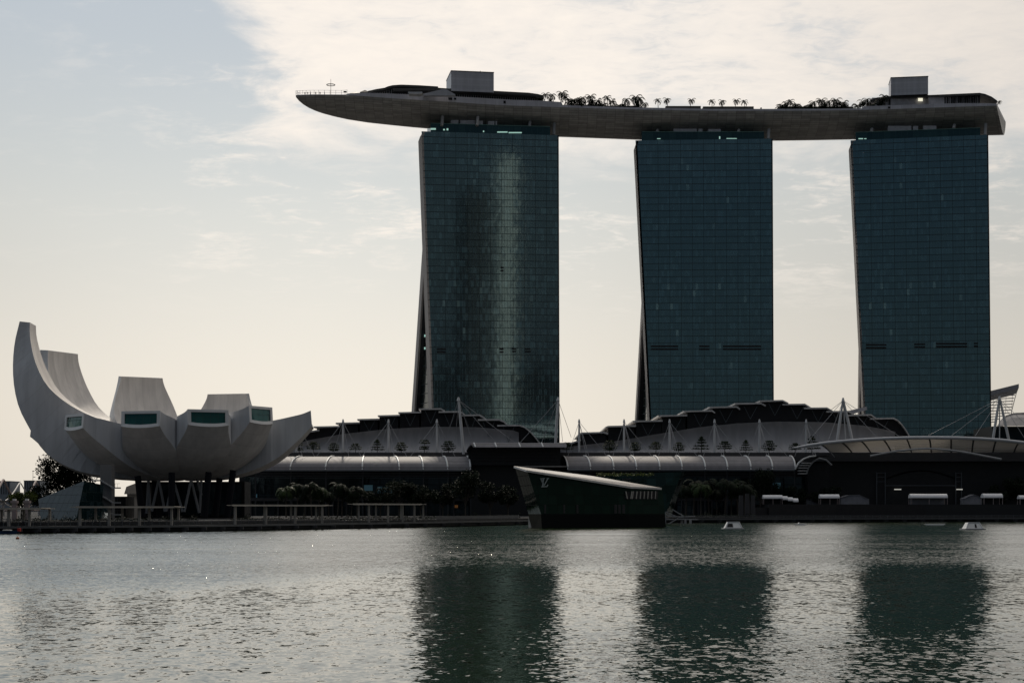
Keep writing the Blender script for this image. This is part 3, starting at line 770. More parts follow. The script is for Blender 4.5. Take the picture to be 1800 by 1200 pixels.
def petal(th, prof, kr, kz, ktop, wmax, wtip, label=None, tip=True, wmin=0.0):
    th = R(th); rad = Vector((math.sin(th), -math.cos(th), 0)); tan = Vector((math.cos(th), math.sin(th), 0))
    def at(r, z, side): return MC + rad * r + tan * side + Vector((0, 0, z))
    sc = lambda pr_: [(r * kr, 15 + (z - 15) * kz if z > 15 else z) for r, z in pr_]
    out = sc(prof['outer']); inn = sc(prof['inner'])
    # densify
    def dens(L, n=26):
        res = []; m_ = len(L) - 1
        for i in range(n + 1):
            t = i / n * m_; k = min(int(t), m_ - 1); f_ = t - k
            p0, p1, p2, p3 = L[max(k - 1, 0)], L[k], L[k + 1], L[min(k + 2, m_)]
            res.append(tuple(.5 * (2 * p1[j] + (p2[j] - p0[j]) * f_ + (2 * p0[j] - 5 * p1[j] + 4 * p2[j] - p3[j]) * f_ ** 2 + (3 * p1[j] - p0[j] - 3 * p2[j] + p3[j]) * f_ ** 3) for j in (0, 1)))
        return res
    out, inn = dens(out), dens(inn); n = len(out)
    ro = out[-1][0]
    def wid(i, r):
        s_ = i / (n - 1); w_ = min(max(r, 2.0) * .3249, wmax)
        k = max(0, (s_ - .62) / .38); return lerp(w_, wtip, k * k * (3 - 2 * k)) if s_ > .62 else w_
    ws = [wid(i, out[i][0]) for i in range(n)]; wi = [min(ws[i], max(inn[i][0], 2) * .3249 + 1.0) for i in range(n)]
    wi = [lerp(min(a, max(inn[i][0], 2.0) * .36), a, i / (n - 1)) for i, a in enumerate(ws)]
    root_ = MB(); NC = 6; rows, uvs = [], []; l = 0
    for i in range(n):
        r, z = out[i]
        if i: l += math.hypot(r - out[i - 1][0], z - out[i - 1][1])
        row = []; u = []
        t0 = out[min(i + 1, n - 1)]; t1 = out[max(i - 1, 0)]
        dr, dz_ = t0[0] - t1[0], t0[1] - t1[1]; L_ = math.hypot(dr, dz_); nr, nz = dz_ / L_, -dr / L_
        for c in range(NC + 1):
            v = c / NC * 2 - 1; bul = (1 - v * v) * ws[i] * (.15 if prof is PF else .10 * (1 - (i / (n - 1)) ** 4))
            row.append(at(r + nr * bul, z + nz * bul, v * ws[i])); u.append((l, v * ws[i]))
        rows.append(row); uvs.append(u)
    sk = MB(); sk.grid(rows, uvs)
    irow, iuv = [], []; l = 0
    for i in range(n):
        r, z = inn[i]
        if i: l += math.hypot(r - inn[i - 1][0], z - inn[i - 1][1])
        row = []; u = []
        for c in range(NC + 1):
            v = c / NC * 2 - 1; sag = (1 - v * v) * wi[i] * .06 * (1 - (i / (n - 1)) ** 4)
            row.append(at(r + sag * .6, z - sag, v * wi[i])); u.append((v * wi[i] * 1.9, l * .02))
        irow.append(row); iuv.append(u)
    o = sk.build('petal', M['shell'], mus, smooth=True)
    if label: o['label'] = label
    ik = MB(); ik.grid(irow, iuv); ik.build('inner_face', M['shell'], o, smooth=True)
    for sgn, nm in ((0, 'side_wall'), (NC, 'side_wall')):
        sd = MB(); l = 0; A = [r_[sgn] for r_ in rows]; B = [r_[sgn] for r_ in irow]; ua, ub = [], []
        for i in range(n):
            if i: l += (A[i] - A[i - 1]).length
            ua.append((l, 0)); ub.append((l, (A[i] - B[i]).length))
        sd.grid([A, B], [ua, ub]); sd.build(nm, M['shell_side'], o, smooth=False)
    # tip: a framed skylight
    tl_, tr_, bl_, br_ = irow[-1][0], irow[-1][NC], rows[-1][0], rows[-1][NC]
    nrm = (tr_ - tl_).cross(bl_ - tl_).normalized()
    if nrm.dot(rad + Vector((0, 0, .4))) < 0: nrm = -nrm
    gl = MB(); W_ = (tr_ - tl_).length; H_ = (tl_ - bl_).length
    top, bot = irow[-1], rows[-1]
    cen = (tl_ + tr_ + bl_ + br_) / 4
    ring_o = bot + top[::-1]
    f_ = .84
    cxu = lambda q: ((q - tl_).dot(tan) , (q - bl_).dot((tl_ - bl_).normalized()))
    def inset(q):
        dlt = q - cen; a = dlt.dot(tan); rest = dlt - tan * a
        return cen + tan * (a * (1 - .95 / (W_ / 2))) + rest * (1 - .75 / (H_ / 2))
    ring_i = [inset(q) - nrm * .25 for q in ring_o]
    fm = MB(); m_ = len(ring_o)
    ro_ = [q + nrm * .12 for q in ring_o]; ri_ = [inset(q) + nrm * .12 for q in ring_o]
    for i in range(m_):
        j = (i + 1) % m_
        fm.quad(ro_[i], ro_[j], ri_[j], ri_[i]); fm.quad(ri_[i], ri_[j], ring_i[j], ring_i[i]); fm.quad(ring_o[i], ring_o[j], ro_[j], ro_[i])
    fo = fm.build('skylight_frame', M['frame'], o)
    gl.add(ring_i, [tuple(range(m_))], [[cxu(q) for q in ring_i]])
    gl.build('skylight', M['sky_glass'], o)
petal(-48, PF, 1.17, .97, 1, 8.2, 5.6, 'low front petal at the left with a narrow green skylight')
petal(-12, PF, 1.0, 1.0, 1, 8.2, 5.9, 'low front petal with the broadest green skylight')
petal(24, PF, .98, 1.03, 1, 8.2, 5.9)
petal(60, PF, .95, 1.12, 1, 8.2, 5.4, 'low petal at the right with a tilted green skylight')
petal(98, PF, 1.23, 1.10, 1, 8.4, 5.6, 'low petal on the far right, its pale stained side turned to the water')
petal(-85, PT, 1.0, 1.0, 1, 9.0, 4.6, 'tallest petal, curving up like a horn at the left')
petal(-104, PF, 1.57, .90, 1, 7.5, 5.0, 'low petal tip behind the tallest petal')
petal(-115, PT, 1.03, .865, 1, 9.2, 7.0, 'second tallest petal behind the horn')
petal(-148, PT, .83, .715, 1, 10.5, 6.9)
petal(167, PT, .74, .60, 1, 10.5, 6.7)
petal(132, PF, 1.0, .86, 1, 8.2, 5.6)
# rim crown inside, columns, core
cr = MB(); n = 40
ringp = lambda r, z: [MC + Vector((r * math.cos(2 * math.pi * k / n), r * math.sin(2 * math.pi * k / n), z)) for k in range(n + 1)]
cr.grid([ringp(4.5, 14.5), ringp(11, 15.2), ringp(12.5, 17), ringp(12, 27.6), ringp(5, 27.0)]); cr.build('bowl_core', M['shell_side'], mus)
def mcol(x0, y0, Y0, x1, y1, Y1, r, m):
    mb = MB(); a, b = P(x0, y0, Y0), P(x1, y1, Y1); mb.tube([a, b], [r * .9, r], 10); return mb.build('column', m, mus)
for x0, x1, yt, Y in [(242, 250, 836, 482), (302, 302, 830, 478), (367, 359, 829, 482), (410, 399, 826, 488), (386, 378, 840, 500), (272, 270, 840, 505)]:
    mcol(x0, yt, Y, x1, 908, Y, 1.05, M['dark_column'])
zz = [(262, 268), (268, 278), (278, 289), (300, 289), (306, 322), (322, 336), (336, 350), (350, 354)]
for x0, x1, yt, yb, Y in [(261, 258, 850, 902, 500), (261, 264, 850, 898, 500), (279, 267, 852, 898, 498), (279, 290, 852, 899, 498), (301, 292, 868, 898, 496),
                          (307, 321, 860, 899, 496), (336, 324, 852, 899, 496), (336, 350, 852, 901, 498), (354, 351, 855, 900, 500), (346, 354, 850, 870, 500)]:
    a = MB(); p0, p1 = P(x0, yt - 10, Y), P(x1, yb, Y); p1.z = max(p1.z, 2.0); a.tube([p0, p1], .38, 8); a.build('lattice_strut', M['concrete'], mus)
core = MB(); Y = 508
for x0, x1, y0 in ((178, 221, 872), (242, 300, 846), (301, 430, 846)):  # leftmost block is dark filler added to close the bright gap by the stair
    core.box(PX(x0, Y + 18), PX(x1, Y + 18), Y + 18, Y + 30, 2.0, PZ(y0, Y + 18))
build_each(core, 'dark_back_wall', M['black_wall'], mus)
lg = MB(); Y = 524
lg.quad(P(285, 905, Y), P(425, 905, Y), P(425, 848, Y), P(285, 848, Y), [(0, 0), (25, 0), (25, 10), (0, 10)]); lg.build('lobby_glass', M['crystal'], mus)
# stair tower on the left
st = MB(); Y = 470
st.box(PX(176, Y), PX(196, Y), Y, Y + 4.0, 2.0, PZ(816, Y)); st.build('stair_wall', mat('dark_grey_concrete', (.17, .17, .17), .85, streak=True), mus)  # darker concrete than the stair flights
for y0, y1 in ((843, 856), (869, 882), (895, 903)):
    sr = MB(); sr.strip([P(160, y0, Y - 1.2), P(177, y0, Y - 1.2), P(198, y1, Y - 1.2), P(211, y1, Y - 1.2)], .35, (0, 1.1, 0)); so = sr.build('stair_flight', M['concrete'], mus)
    sl = MB(); 
    for a, b in zip([(160, y0), (177, y0), (198, y1)], [(177, y0), (198, y1), (211, y1)]):
        sl.bar(P(a[0], a[1] - 6.5, Y - 1.2), P(b[0], b[1] - 6.5, Y - 1.2), .06)
        for t in (0, .33, .66): 
            x, y = lerp(a[0], b[0], t), lerp(a[1], b[1], t); sl.bar(P(x, y, Y - 1.2), P(x, y - 6.5, Y - 1.2), .05)
    sl.build('stair_rail', M['rail'], so)

# crystal glass lobby left of the museum
cy = thing('glass_lobby', P(120, 905, 440), 'faceted blue glass lobby like a low crystal left of the museum', 'glass pavilion')
def facet(mb, pts, pu=(0, 0), sx=1):
    pts = [Vector(p_) for p_ in pts]; o = pts[0]; e1 = (pts[1] - pts[0]).normalized(); n_ = e1.cross(pts[2] - pts[0]).normalized(); e2 = n_.cross(e1)
    mb.add(pts, [tuple(range(len(pts)))], [[((q - o).dot(e1) + 60, (q - o).dot(e2) + 60) for q in pts]])
zb = 2.01
A0, A1 = P(72, 905, 446), P(134, 905, 434); B1 = P(177, 905, 452); T0, T1_ = P(67, 877, 448), P(148, 845, 440); TB = P(182, 852, 462); BK0, BK1 = P(80, 872, 466), P(160, 850, 468)
for q in (A0, A1, B1): q.z = zb
def on_plane(px, py, a, b_, c):
    n = (b_ - a).cross(c - a).normalized(); o = Vector((0, 0, CAMZ)); d_ = Vector(((px - 900) / F, 1, -(py - HY) / F)); return o + d_ * ((a - o).dot(n) / d_.dot(n))
T0 = on_plane(67, 877, A0, A1, T1_); TB = on_plane(182, 852, A1, B1, T1_)
G0, G1 = Vector((BK0.x, BK0.y, zb)), Vector((BK1.x + 6, BK1.y, zb))
c_ = MB(); facet(c_, [A0, A1, T1_, T0]); facet(c_, [G0, A0, T0, BK0]); c_.build('light_facets', M['crystal'], cy, recalc=False)
c_ = MB(); facet(c_, [A1, B1, TB, T1_]); facet(c_, [B1, G1, BK1, TB]); facet(c_, [G1, G0, BK0, BK1]); c_.build('dark_facets', grid_glass('teal_crystal_glass', (.002, .012, .014), (.001, .005, .006), 2.6, 2.4, .16, ior=1.3, tint=(.5, 1, 1)), cy, recalc=False)
c_ = MB(); facet(c_, [T0, T1_, BK1, BK0]); facet(c_, [T1_, TB, BK1]); c_.build('roof_facets', M['pav_roof'], cy, recalc=False)

# brown roofed hall seen under the bowl
hall = MB(); Y = 560; hall.prism([P(222, 855, Y), P(238, 849, Y), P(262, 849, Y), P(262, 868, Y), P(218, 868, Y)], (0, 20, 0))
hall.box(PX(222, Y), PX(262, Y), Y + 1, Y + 19, 2.0, PZ(868, Y) - .01)
tag(hall.build('hall', M['pav_roof']), 'pale roofed hall seen in the gap under the museum bowl', 'hall')

# ------------------------------------------------------------------ shopping arcade: roofs, canopies, masts
TZ = PZ(797, 682)
def stepped_hall(label, steps, wall_top, x_l, x_r, Y, curve_end, vs, loc_px):
    rt = thing('stepped_roof_hall', (PX(loc_px, Y), Y, 2.0), label, 'hall', 'stepped roof halls behind the arcade')
    dep = 55
    for k, line in enumerate(steps):
        mb = MB(); off_ = (k % 2) * .35
        mb.strip([P(x, y, Y + off_) for x, y in line], .62, (0, dep, 0)); mb.build('roof_panel', M['roof_rim'], rt)
    poly = []
    f = MB(); Yf = Y + 2.0
    for k, line in enumerate(steps):
        xa, ya = line[0]; xb = line[-1][0]
        nxt = steps[k + 1][0][0] if k + 1 < len(steps) else xb
        prv = steps[k - 1][-1][0] if k else xa
        x0 = max(xa + 2, min(prv, xa + 6)) if k else xa + 2; x1 = xb - 3
        top = [(x0, line[0][1] + 2)] + [(min(x, x1), y + 2) for x, y in line[1:]]
        bot = [(top[-1][0], max(interp(wall_top, top[-1][0]) + 6, top[-1][1] + 1)), (top[0][0], max(interp(wall_top, top[0][0]) + 6, top[0][1] + 1))]
        f.prism([P(x, y, Yf + .02 * k) for x, y in top + bot], (0, dep - 6, 0))
    f.build('fascia', M['fascia'], rt)
    n = 44; rows, NW = [], 10
    PYR = [Y - 8.0]                                    # the wall sweeps from a lying foot to an overhanging brow
    for j in range(NW): PYR.append(PYR[-1] + 1.35 * math.tan(lerp(R(52), R(-38), (j + .5) / NW)))
    sh_ = Y + 1.2 - max(PYR); PYR = [q + sh_ for q in PYR]
    for j in range(NW + 1):
        t = j / NW; row = []
        for i in range(n + 1):
            x = lerp(x_l, x_r, i / n); yt = interp(wall_top, x)
            zt, zb_ = PZ(yt, Y + 1.4), PZ(797, Y - 9)
            yy = PYR[j]
            row.append(Vector((PX(x, Y - 4), yy, lerp(zb_, zt, t))))
        rows.append(row)
    m = MB(); m.grid(rows); m.build('curved_wall', M['grey_wall'], rt, smooth=True)
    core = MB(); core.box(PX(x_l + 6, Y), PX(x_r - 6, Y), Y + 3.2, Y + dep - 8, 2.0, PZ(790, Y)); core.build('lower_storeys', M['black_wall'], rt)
    for xa, ya, xm, ym, xb, yb in vs:
        vb = MB(); vb.bar(P(xa, ya, Y + 1.0), P(xm, ym, Y + .6), .16); vb.bar(P(xb, yb, Y + 1.0), P(xm, ym, Y + .6), .16); vb.build('v_brace', M['vbrace'], rt)
    if curve_end:
        ce = MB(); ce.strip([P(x, y, Y - 1) for x, y in curve_end], .7, (0, 40, 0)); ce.build('end_arch', M['roof_rim'], rt)
    return rt
Lsteps = [[(505, 768), (536, 761.5)], [(520, 761), (561, 754.5)], [(551, 749), (597, 748)], [(590, 742.5), (632, 741.5)], [(628, 736), (667, 735)], [(664, 729.5), (703, 728.5)], [(700, 724), (740, 723)],
          [(736, 717.5), (775, 717), (781, 720.5)], [(771, 722.5), (809, 722), (816, 726.5)], [(812, 728.5), (843, 728), (849, 731), (855, 736)], [(840, 736.5), (877, 736), (885, 739), (893, 746)],
          [(874, 746.5), (913, 746), (922, 749), (932, 757), (941, 767), (950, 779)]]
Lwall = [(500, 785), (540, 774), (600, 763), (680, 754), (760, 750), (840, 751), (905, 757), (950, 779)]
Lv = [(x - 9, y, x + 1, y + 19 + k * 1.2, x + 11, y) for k, (x, y) in enumerate([(648, 739), (684, 733), (720, 727), (756, 721), (790, 726), (826, 732), (858, 741), (893, 749)])]
stepped_hall('northern hall with stepped roof panels in front of the nearest tower', Lsteps, Lwall, 500, 912, 710, None, Lv, 730)
Rsteps = [[(975, 778), (1005, 777), (1021, 772)], [(1018, 761), (1024, 759.5), (1062, 758.5), (1069, 761)], [(1064, 750), (1069, 748), (1118, 747)], [(1112, 739), (1165, 738)], [(1157, 729.5), (1208, 728.5)], [(1202, 721.5), (1252, 720.5), (1257, 724)], [(1247, 714.5), (1295, 713.5), (1301, 717.5)],
          [(1292, 708), (1338, 707.5), (1346, 711.5)], [(1336, 703.5), (1376, 702.5), (1386, 707.5)], [(1376, 709.5), (1415, 709), (1425, 715)], [(1414, 716), (1454, 715.5), (1465, 722)], [(1453, 722), (1492, 721.5), (1502, 727.5)],
          [(1491, 728.5), (1531, 727.5), (1540, 733.5)], [(1530, 734.5), (1571, 733.5), (1578, 737), (1586, 745), (1593, 755), (1599, 765)]]
Rwall = [(960, 790), (1020, 783), (1080, 776), (1150, 764), (1230, 751), (1300, 744), (1370, 741), (1450, 742), (1520, 748), (1575, 758), (1600, 770)]
Rv = [(x - 10, y, x + 1, y + 22, x + 13, y) for x, y in [(1138, 744), (1185, 735), (1230, 727), (1275, 720), (1318, 714), (1361, 708), (1400, 714), (1437, 720), (1475, 727), (1512, 732), (1548, 739)]]
stepped_hall('southern hall with the longer row of stepped roof panels before the middle tower', Rsteps, Rwall, 962, 1577, 710, None, Rv, 1290)

# roof terrace slab and parapet
tr_ = thing('roof_terrace', (0, 682, 2.0), 'long dark terrace above the arcade canopies where small trees stand', 'terrace')
t1 = MB(); t1.box(PX(430, 686), PX(1840, 686), 678.5, 704, TZ - 3.0, TZ); t1.build('slab', M['pave'], tr_)
t2 = MB(); t2.box(PX(430, 680), PX(1840, 680), 677.6, 678.4, TZ - 3.2, TZ + .35); t2.build('parapet', M['band'], tr_)
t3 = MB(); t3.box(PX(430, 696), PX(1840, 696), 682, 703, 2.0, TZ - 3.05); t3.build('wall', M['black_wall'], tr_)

def barrel(label, bot, top, yb, yt, Yb, Yt, m=M['canopy'], bulge=3.0, end=False):
    rt = thing('arcade_canopy', (PX((bot[0] + bot[-1]) / 2, Yb), Yb, 2.0), label, 'canopy', 'barrel canopies over the arcade')
    n = 8
    def arc(xb, xt, ybx, ytx):
        a, b = P(xb, ybx, Yb), P(xt, ytx, Yt); res = []
        for i in range(n + 1):
            t = i / n * math.pi / 2
            res.append(Vector((lerp(a.x, b.x, (1 - math.cos(t))), lerp(a.y, b.y, 1 - math.cos(t)), lerp(a.z, b.z, math.sin(t)))))
        res.append(Vector((b.x, b.y + 3.5, b.z - .1)))
        return res
    arcs = [arc(xb, xt, yb[i] if isinstance(yb, list) else yb, yt[i] if isinstance(yt, list) else yt) for i, (xb, xt) in enumerate(zip(bot, top))]
    uv = []; acc = 0
    for i, a in enumerate(arcs):
        if i: acc += (a[0] - arcs[i - 1][0]).length
        l = 0; u = []
        for k, q in enumerate(a):
            if k: l += (q - a[k - 1]).length
            u.append((acc + 3, l + .3))
        uv.append(u)
    s_ = MB(); s_.grid(arcs, uv); s_.build('roof_skin', m, rt, smooth=True)
    for a in arcs:
        r_ = MB(); r_.tube([q + Vector((0, -.15, .12)) for q in a[:-1]], .34, 6); r_.build('rib', M['rib'], rt)
    e_ = MB()
    for a, b in zip(arcs, arcs[1:]): e_.bar(a[0] + Vector((0, 0, -.25)), b[0] + Vector((0, 0, -.25)), .4, .5)
    e_.build('eave_beam', M['rail'], rt)
    g_ = MB()
    for a, b in zip(arcs, arcs[1:]):
        for k in range(1, 5):
            o_ = Vector((0, .8 + k * .5, -.6 - k * .62)); g_.bar(a[0] + o_, b[0] + o_, .3, .12)
    g_.build('louvres', M['rail'], rt)
    h_ = MB()
    for a in arcs: h_.bar(a[0] + Vector((0, 1.6, 0)), Vector((a[0].x, a[0].y + 1.6, 2.0)), .5)
    build_each(h_, 'post', M['dark_edge'], rt)
    return arcs
A_l = barrel('arcade canopy between the museum and the raised entrance block', [448, 510, 572, 637, 702, 744, 787, 827], [478, 531, 587, 640, 693, 736, 779, 821], 825.5, 802, 662, 676)
A_m = barrel('arcade canopy between the raised entrance block and the event plaza', [998, 1038, 1079, 1119, 1160, 1199, 1240, 1279, 1320, 1358, 1398], [988, 1026, 1068, 1108, 1149, 1188, 1228, 1268, 1308, 1347, 1388], 825, 801.5, 662, 676)
# raised entrance block
eb = thing('entrance_block', (PX(910, 660), 660, 2.0), 'raised dark entrance block with a pale curved eave between the two arcade canopies', 'building')
b_ = MB(); b_.box(PX(823, 666), PX(985, 666), 666, 695, PZ(817, 666), PZ(786, 666)); b_.build('louvre_box', M['black_wall'], eb)
ln_ = MB()
for k in range(9): 
    y = 787.5 + k * 2.6; ln_.box(PX(828, 665), PX(981, 665), 665.3, 665.9, PZ(y + .9, 665), PZ(y, 665))
ln_.build('louvres', M['band'], eb)
c_ = MB(); c_.strip([P(820, 791, 662), P(824, 784, 662), P(829, 780, 662), P(835, 778.5, 662)] + [P(990, 778.5, 662), P(996, 780, 662), P(996, 784, 662)][:2], .5, (0, 30, 0)); c_.build('curved_eave', M['canopy'], eb)
fr2 = MB(); fr2.grid([[P(x, 786, 659.5) for x in (832, 870, 915, 955, 996)], [P(x, 782, 660.2) for x in (829, 869, 914, 954, 996)], [P(x, 778.2, 662) for x in (826, 867, 912, 953, 995)]], [[(k, 0) for k in range(5)], [(k, .7) for k in range(5)], [(k, 1.2) for k in range(5)]]); fr2.build('eave_front', M['canopy'], eb)
for x in (836, 873, 915, 955): 
    r_ = MB(); r_.tube([P(x, 785.5, 659.2), P(x - 3, 778, 661.6)], .3, 6); r_.build('rib', M['rib'], eb)
b2 = MB(); b2.box(PX(828, 670), PX(985, 670), 670, 698, 2.0, PZ(817, 670) - .01); b2.build('lower_wall', M['black_wall'], eb)
b3 = MB(); b3.box(PX(905, 664), PX(996, 664), 664, 665, PZ(820.5, 664), PZ(818.2, 664)); b3.build('bridge_rail', M['portal'], eb)

# lower shop fronts
shop_blue, shop_amber = mat('dim_blue_shop_light', (.25, .55, .7), .5, var=0, emit=.025), mat('dim_amber_shop_light', (1, .42, .12), .5, var=0, emit=.035)
def shopfront(x0, x1, label, lights=(), Y=677):
    rt = thing('shopfront', (PX((x0 + x1) / 2, Y), Y, 2.0), label, 'shopfront', 'dark shopfronts under the arcade')
    L = PX(x1, Y) - PX(x0, Y); h = PZ(838, Y) - 2.0
    a = MB(); a.quad((PX(x0, Y), Y, 2.01), (PX(x1, Y), Y, 2.01), (PX(x1, Y), Y, PZ(838, Y)), (PX(x0, Y), Y, PZ(838, Y)), [(0, 0), (L, 0), (L, h), (0, h)]); a.build('glazing', M['shop_glass'], rt, recalc=False)
    b = MB(); b.box(PX(x0, Y), PX(x1, Y), Y - 2.5, Y - .02, PZ(880, Y), PZ(875, Y)); b.build('canopy_band', M['band'], rt)
    c = MB()
    for x in [x0 + 12 + 24 * i for i in range(int((x1 - x0) / 24))]: c.box(PX(x, Y) - .35, PX(x, Y) + .35, Y - 2.2, Y - 1.5, 2.0, PZ(880, Y) - .01)
    build_each(c, 'pier', M['band'], rt)
    for lx0, lx1, ly0, ly1, lm in lights:
        k = MB(); k.box(PX(lx0, Y), PX(lx1, Y), Y - .3, Y - .03, PZ(ly1, Y), PZ(ly0, Y)); k.build('lit_window', lm, rt)
shopfront(430, 640, 'dark glass shopfront behind the palms right of the museum', [(448, 452, 868, 874, shop_blue), (640, 655, 852, 862, shop_blue)])
shopfront(642, 825, 'dark glass shopfront behind the broad dark trees', [(799, 805, 887, 892, shop_amber), (836, 852, 879, 890, shop_blue), (840, 846, 889, 893, shop_amber), (664, 690, 855, 866, shop_blue)])
shopfront(1190, 1420, 'dark glass shopfront behind the row of palms right of the glass pavilion', [(1214, 1224, 857, 863, shop_blue), (1270, 1282, 860, 864, shop_blue), (1356, 1372, 848, 858, shop_blue)])

# event plaza canopy
ev = thing('event_plaza_canopy', (PX(1620, 660), 660, 2.0), 'huge arched canopy with open louvres over the event plaza', 'canopy')
fx = [1392, 1420, 1455, 1490, 1520, 1560, 1600, 1640, 1680, 1720, 1760, 1800, 1850, 1900]
fy = [784, 779.5, 774.5, 771.3, 769, 767, 765.8, 765.6, 766, 767.4, 770, 774.5, 782, 791]
def fpt(x, y_off, Y): return P(x, interp(list(zip(fx, fy)), x) + y_off, Y)
rows = []
for k in range(7):
    t = 2 * math.pi * k / 6
    rows.append([fpt(x, 0, 660) + Vector((0, math.cos(t) * 1.1 , -.75 + math.sin(t) * (.75 if 1400 < x < 1895 else .25))) for x in fx])
bm_ = MB(); bm_.grid(rows, [[(i * 8, k) for i in range(len(fx))] for k in range(7)]); bm_.build('front_beam', M['pale_metal'], ev, smooth=True)
ribs = [(1440, 1466), (1476, 1502), (1510, 1534), (1550, 1570), (1592, 1604), (1633, 1638), (1672, 1672), (1712, 1708), (1752, 1744), (1792, 1780), (1832, 1816)]
def ev_rib(xt, xb):
    a = fpt(xt, 3.0, 661); b = P(xb, 801.5, 692); res = []
    for i in range(9):
        t = i / 8; res.append(Vector((lerp(a.x, b.x, t), lerp(a.y, b.y, t), lerp(a.z, b.z, t ** 1.6))))
    return res
RB = [ev_rib(*r_) for r_ in ribs]
for r_ in RB:
    mb = MB(); mb.tube(r_, .34, 6); mb.build('rib', M['dark_edge'], ev)
lv = MB()
for a, b in zip(RB, RB[1:]):
    for k in range(12):
        t = (k + .5) / 12 * 8; i = min(int(t), 7); f_ = t - i
        p0, p1 = a[i].lerp(a[i + 1], f_), b[i].lerp(b[i + 1], f_)
        up = Vector((0, 0, .18)); lv.bar(p0 + up, p1 + up, 1.15, .06, up=(0, .5, 1))
lv.build('louvres', M['louvre_translucent'], ev)
bk = MB(); bk.bar(P(1440, 802, 693), P(1850, 802, 693), .8, .8); bk.build('back_beam', M['rail'], ev)
ar = MB()
for sgn in (0, 1):
    pts = [P(x, 801 - 12.5 * math.sin(math.pi * (x - 1530) / 200) - sgn * 0, 640 + sgn * 4) for x in range(1530 + sgn * 30, 1731 + sgn * 30, 10)]
    ar.tube(pts, .45, 6)
ar.build('inner_arch', M['concrete'], ev)
vp = MB()
for x in range(1553, 1710, 17): vp.bar(P(x, 803, 700), P(x, 789, 700), .25)
build_each(vp, 'inner_post', M['concrete'], ev)
ewl = thing('event_hall', (PX(1620, 696), 696, 2.0), 'dark hall with a stage arch beneath the event plaza canopy', 'hall')
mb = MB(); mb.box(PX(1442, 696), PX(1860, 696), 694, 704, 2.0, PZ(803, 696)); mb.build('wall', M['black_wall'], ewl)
hb = MB(); hb.box(PX(1446, 694), PX(1840, 694), 693.3, 693.9, PZ(812, 694), PZ(803.5, 694)); hb.build('header', M['band'], ewl)
pn = MB()
for x in range(1470, 1800, 36):
    pn.box(PX(x, 693), PX(x + 30, 693), 693.0, 693.6, PZ(824, 693), PZ(813, 693))
pn.build('panels', mat('dim_brown_panels', (.022, .018, .014), .6, var=.6, scale=.3), ewl)
arch = [(1556 + 6.2 * i, 880) for i in (0,)]
so = MB(); pts_o, pts_i = [], []
for i in range(21):
    t = i / 20; x = lerp(1556, 1682, t); y = 843 - 15 * math.sin(math.pi * t)
    pts_o.append(P(x, y - 2.2, 682)); pts_i.append(P(x, y, 682))
for i in range(20): so.prism([pts_o[i], pts_o[i + 1], pts_i[i + 1], pts_i[i]], (0, 10, 0))
so.build('stage_arch', M['band'], ewl)
sp = MB()
for x in (1541, 1556, 1680, 1690): sp.bar(P(x, 886, 681), P(x, 830, 681), .35)
for y in (831, 838, 846): 
    sp.bar(P(1540, y, 681), P(1557, y, 681), .2); sp.bar(P(1679, y, 681), P(1691, y, 681), .2)
sp.bar(P(1557, 853, 681), P(1680, 853, 681), .3); sp.build('stage_truss', M['rail'], ewl)
for x0, x1 in ((1572, 1584), (1681, 1692)):
    k = MB(); k.box(PX(x0, 680), PX(x1, 680), 679.8, 680.1, PZ(860.5, 680), PZ(858.8, 680)); k.build('lit_sign', mat('lit_sign_face', (.8, .78, .7), .5, var=0, emit=.45), ewl)
# hoops at the ends of the arcade vault
hp = thing('arcade_hood', (PX(1430, 664), 664, 2.0), 'white ribbed hood closing the arcade vault beside the event plaza', 'canopy')
a = MB(); a.tube([P(1398, 823, 662), P(1404, 813, 663), P(1413, 806, 664), P(1424, 802, 665), P(1434, 801, 666)], .35, 6); a.build('rib', M['rib'], hp)
a = MB(); a.tube([P(1418, 832, 668), P(1422, 820, 668), P(1429, 811, 668), P(1440, 805, 668), P(1452, 808, 668), P(1462, 817, 668)], .4, 6); a.build('inner_rib', M['concrete'], hp)
a = MB()
for y0, xa, xb in ((813.5, 1410, 1424), (817.5, 1406, 1421), (822, 1403, 1419), (827, 1403, 1417), (832, 1404, 1416)): a.bar(P(xa, y0, 663), P(xb, y0, 667), 1.0, .3)
a.build('slats', M['rib'], hp)
a = MB(); a.grid([[P(1398, 823, 662.3), P(1413, 806, 664.3), P(1434, 801, 666.3)], [P(1424, 815, 674), P(1440, 804, 674), P(1462, 800, 676)]]); a.build('roof_skin', M['canopy'], hp)
a = MB(); a.box(PX(1420, 670), PX(1460, 670), 670, 688, 2.0, PZ(815, 670)); a.build('dark_passage', M['louvre'], hp)

